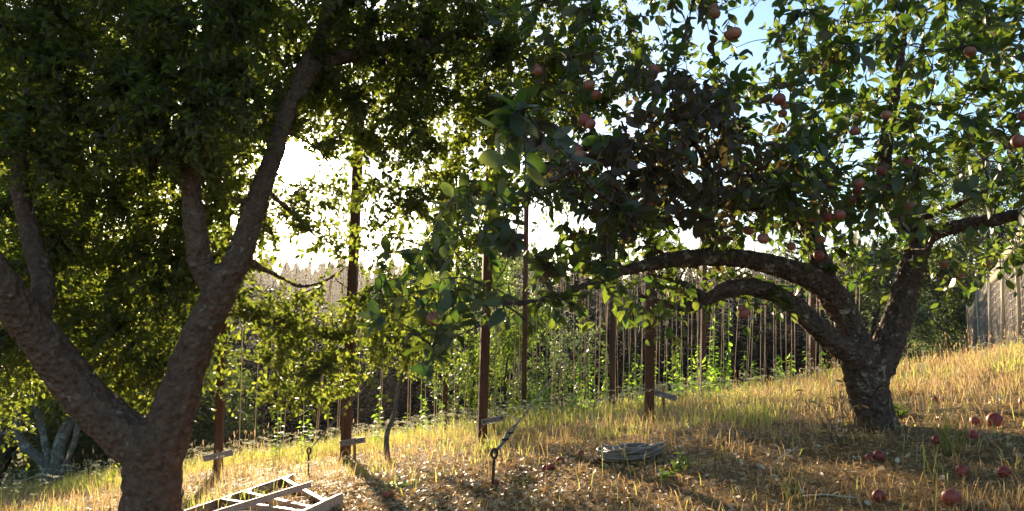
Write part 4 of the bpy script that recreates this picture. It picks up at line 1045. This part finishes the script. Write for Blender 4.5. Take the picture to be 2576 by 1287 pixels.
# pale flat flower heads
x, y = scatter(5200, 6.4, 14.0, .8); mul, gr = region(x, y); k = R.random(len(x)) < np.clip(gr, .05, 1)*(.2+.9*vnoise(x,y,.8,23))*(1-mul); x, y = x[k], y[k]; n = len(x)
h = .16 + .22*R.random(n); o, tip = blades('flower_stalks', x, y, h, .0045, R.random(n)*.3, M['green_blade'], .2)
cnt = 16; ang = R.random((n, cnt))*6.283; rr = np.sqrt(R.random((n, cnt)))*(.022+.016*R.random((n,1)))
fp = tip[:,None,:] + np.stack([rr*np.cos(ang), rr*np.sin(ang), .020*R.random((n,cnt)) - .45*rr], -1)
fa_ = np.stack([np.cos(ang), np.sin(ang), .2+0*ang], -1).reshape(-1,3); nn = R.normal(size=(n*cnt,3))*.4; nn[:,2] += 1
leaves_mesh('flower_heads', T_NEEDLE, fp.reshape(-1,3), fa_, nn, .021, 1.3, M['flower'], None)['kind'] = 'stuff'
# fallen leaves and chips
def litter(n, y0, y1, name, bias):
    x, y = scatter(n, y0, y1, 1.0); mul, gr = region(x, y)
    k = R.random(n) < np.clip(bias + mul, 0, 1); x, y = x[k], y[k]; m = len(x)
    p = np.stack([x, y, ground_z(x, y) + .004 + .012*R.random(m)], -1); a = R.random(m)*6.283
    ax = np.stack([np.cos(a), np.sin(a), R.normal(size=m)*.35], -1); nr = R.normal(size=(m,3))*.5; nr[:,2] += 1
    leaves_mesh(name, T_SMALL, p, ax, nr, .022+.035*R.random(m), .55+.6*R.random(m), M['litter'], None)['kind'] = 'stuff'
litter(90000, 2.6, 9.5, 'leaf_litter', .11)
# slender green stems and weeds near the apple tree
def stem_plant(name, label, px, py, n, h, spread, mat, cat='plant', leafy=0.0, thick=.0035, group=None):
    b = hit(px, py); t = thing(name, label, cat, b, group); mb = MB(); tips = []
    for i in range(n):
        a = R.random()*6.28; s = spread*(.3+.7*R.random()); hh = h*(.55+.45*R.random()); o = Vector((R.normal()*.03, R.normal()*.03, -.02))
        p = [b+o + Vector((math.cos(a)*s*u**1.4, math.sin(a)*s*u**1.4, hh*u)) for u in (0,.3,.6,1)]; mb.tube(p, [thick, thick*.9, thick*.75, thick*.4], 5); tips.append(p)
    mb.obj('stem', M[mat], t, True)
    if leafy:
        pos, ax = [], []
        for p in tips:
            for u in np.linspace(.1, 1, int(5*leafy)+2):
                i = min(2, int(u*3)); q = p[i].lerp(p[i+1], u*3-i); a = R.random()*6.28; pos.append(tuple(q)); ax.append((math.cos(a), math.sin(a), .35))
        nr = np.tile(np.array([[0,0,1.]]), (len(pos),1)) + R.normal(size=(len(pos),3))*.4
        leaves_mesh('leaves', T_BIG, np.array(pos), np.array(ax), nr, .06, .8, M['bright_leaf' if mat != 'twig' else 'straw'], t)
    return t
stem_plant('weed', 'cluster of bare pale green stems standing in the shade beside the apple trunk', 2395, 1145, 15, .36, .16, 'green_blade', thick=.0038)
stem_plant('weed', 'dry branching brown weed in the straw below the apple trunk', 2105, 1128, 9, .45, .34, 'twig', leafy=.4, thick=.0028)
stem_plant('weed', 'thin brown twiggy weed in lit straw beside the trunk', 2150, 1085, 7, .42, .22, 'twig', leafy=.3, thick=.0028)
stem_plant('weed', 'bright green leafy weed uphill of the coil', 1668, 1205, 5, .07, .12, 'hop_leaf', leafy=1.2)
stem_plant('weed', 'upright bright green weed beside the leafy one', 1722, 1185, 5, .15, .06, 'hop_leaf', leafy=1.0)
stem_plant('weed', 'fresh green weed at the foot of the apple trunk', 2262, 1050, 8, .14, .14, 'hop_leaf', leafy=1.2)
stem_plant('weed', 'small green tuft in the mulch in the post shadow', 996, 1230, 9, .07, .05, 'hop_leaf', leafy=.6)
stem_plant('weed', 'green tuft in the mulch near the knotted rod', 1314, 1220, 12, .09, .07, 'green_blade', thick=.003)
stem_plant('weed', 'pale stiff stems in the closest straw', 1995, 1262, 6, .22, .10, 'green_blade', thick=.0034)
stem_plant('weed', 'two leaning pale stems in the straw near the large bright apple', 2335, 1215, 3, .26, .10, 'green_blade', thick=.0034)
stem_plant('tall_weed', 'leafy weed standing at the downhill end of the netted fence', 2360, 880, 10, .7, .4, 'green_blade', leafy=1.3, thick=.006)
# dry sticks on the ground
GK = 'dry sticks on the ground'
for (xa, ya, xb, yb, lab) in [(2020,1248,2160,1252,'long thin dry stick in the closest shaded straw'),(1025,1262,1098,1222,'pale dry stick on the mulch past the ladder'),(1945,1170,2010,1120,'dry stick poking from the straw at the shade edge'),(1270,1090,1345,1078,'pale stick in the weeds near the Magnum sign')]:
    a, b = hit(xa, ya, .02), hit(xb, yb, .035); mb = MB(); mb.tube([a, a.lerp(b,.4)+Vector((0,0,.012)), a.lerp(b,.7)+Vector((.01,0,.004)), b], [.005,.0045,.004,.0025], 6)
    o = mb.obj('stick', M['fence_wood'], None, True); tag(o, lab, 'stick', GK)

# ------------------------------------------------------------------ evening haze
hm, n, l = mat_new('haze_air'); n.remove(n['Principled BSDF']); pv = n.new('ShaderNodeVolumePrincipled')
pv.inputs['Color'].default_value = (.95, .90, .84, 1); pv.inputs['Density'].default_value = .00018; pv.inputs['Anisotropy'].default_value = .60
l.new(pv.outputs[0], n['Material Output'].inputs['Volume'])
zlo = float(min(Zg.min(), HZ.min())) - 1.0; zhi = 34.0; H = 435
hv = [(x, y, z) for z in (zlo, zhi) for y in (-70, H) for x in (-H, H)]
hz = mesh_obj('haze', hv, [(0,2,3,1),(4,5,7,6),(0,1,5,4),(2,6,7,3),(0,4,6,2),(1,3,7,5)], hm); hz['kind'] = 'stuff'
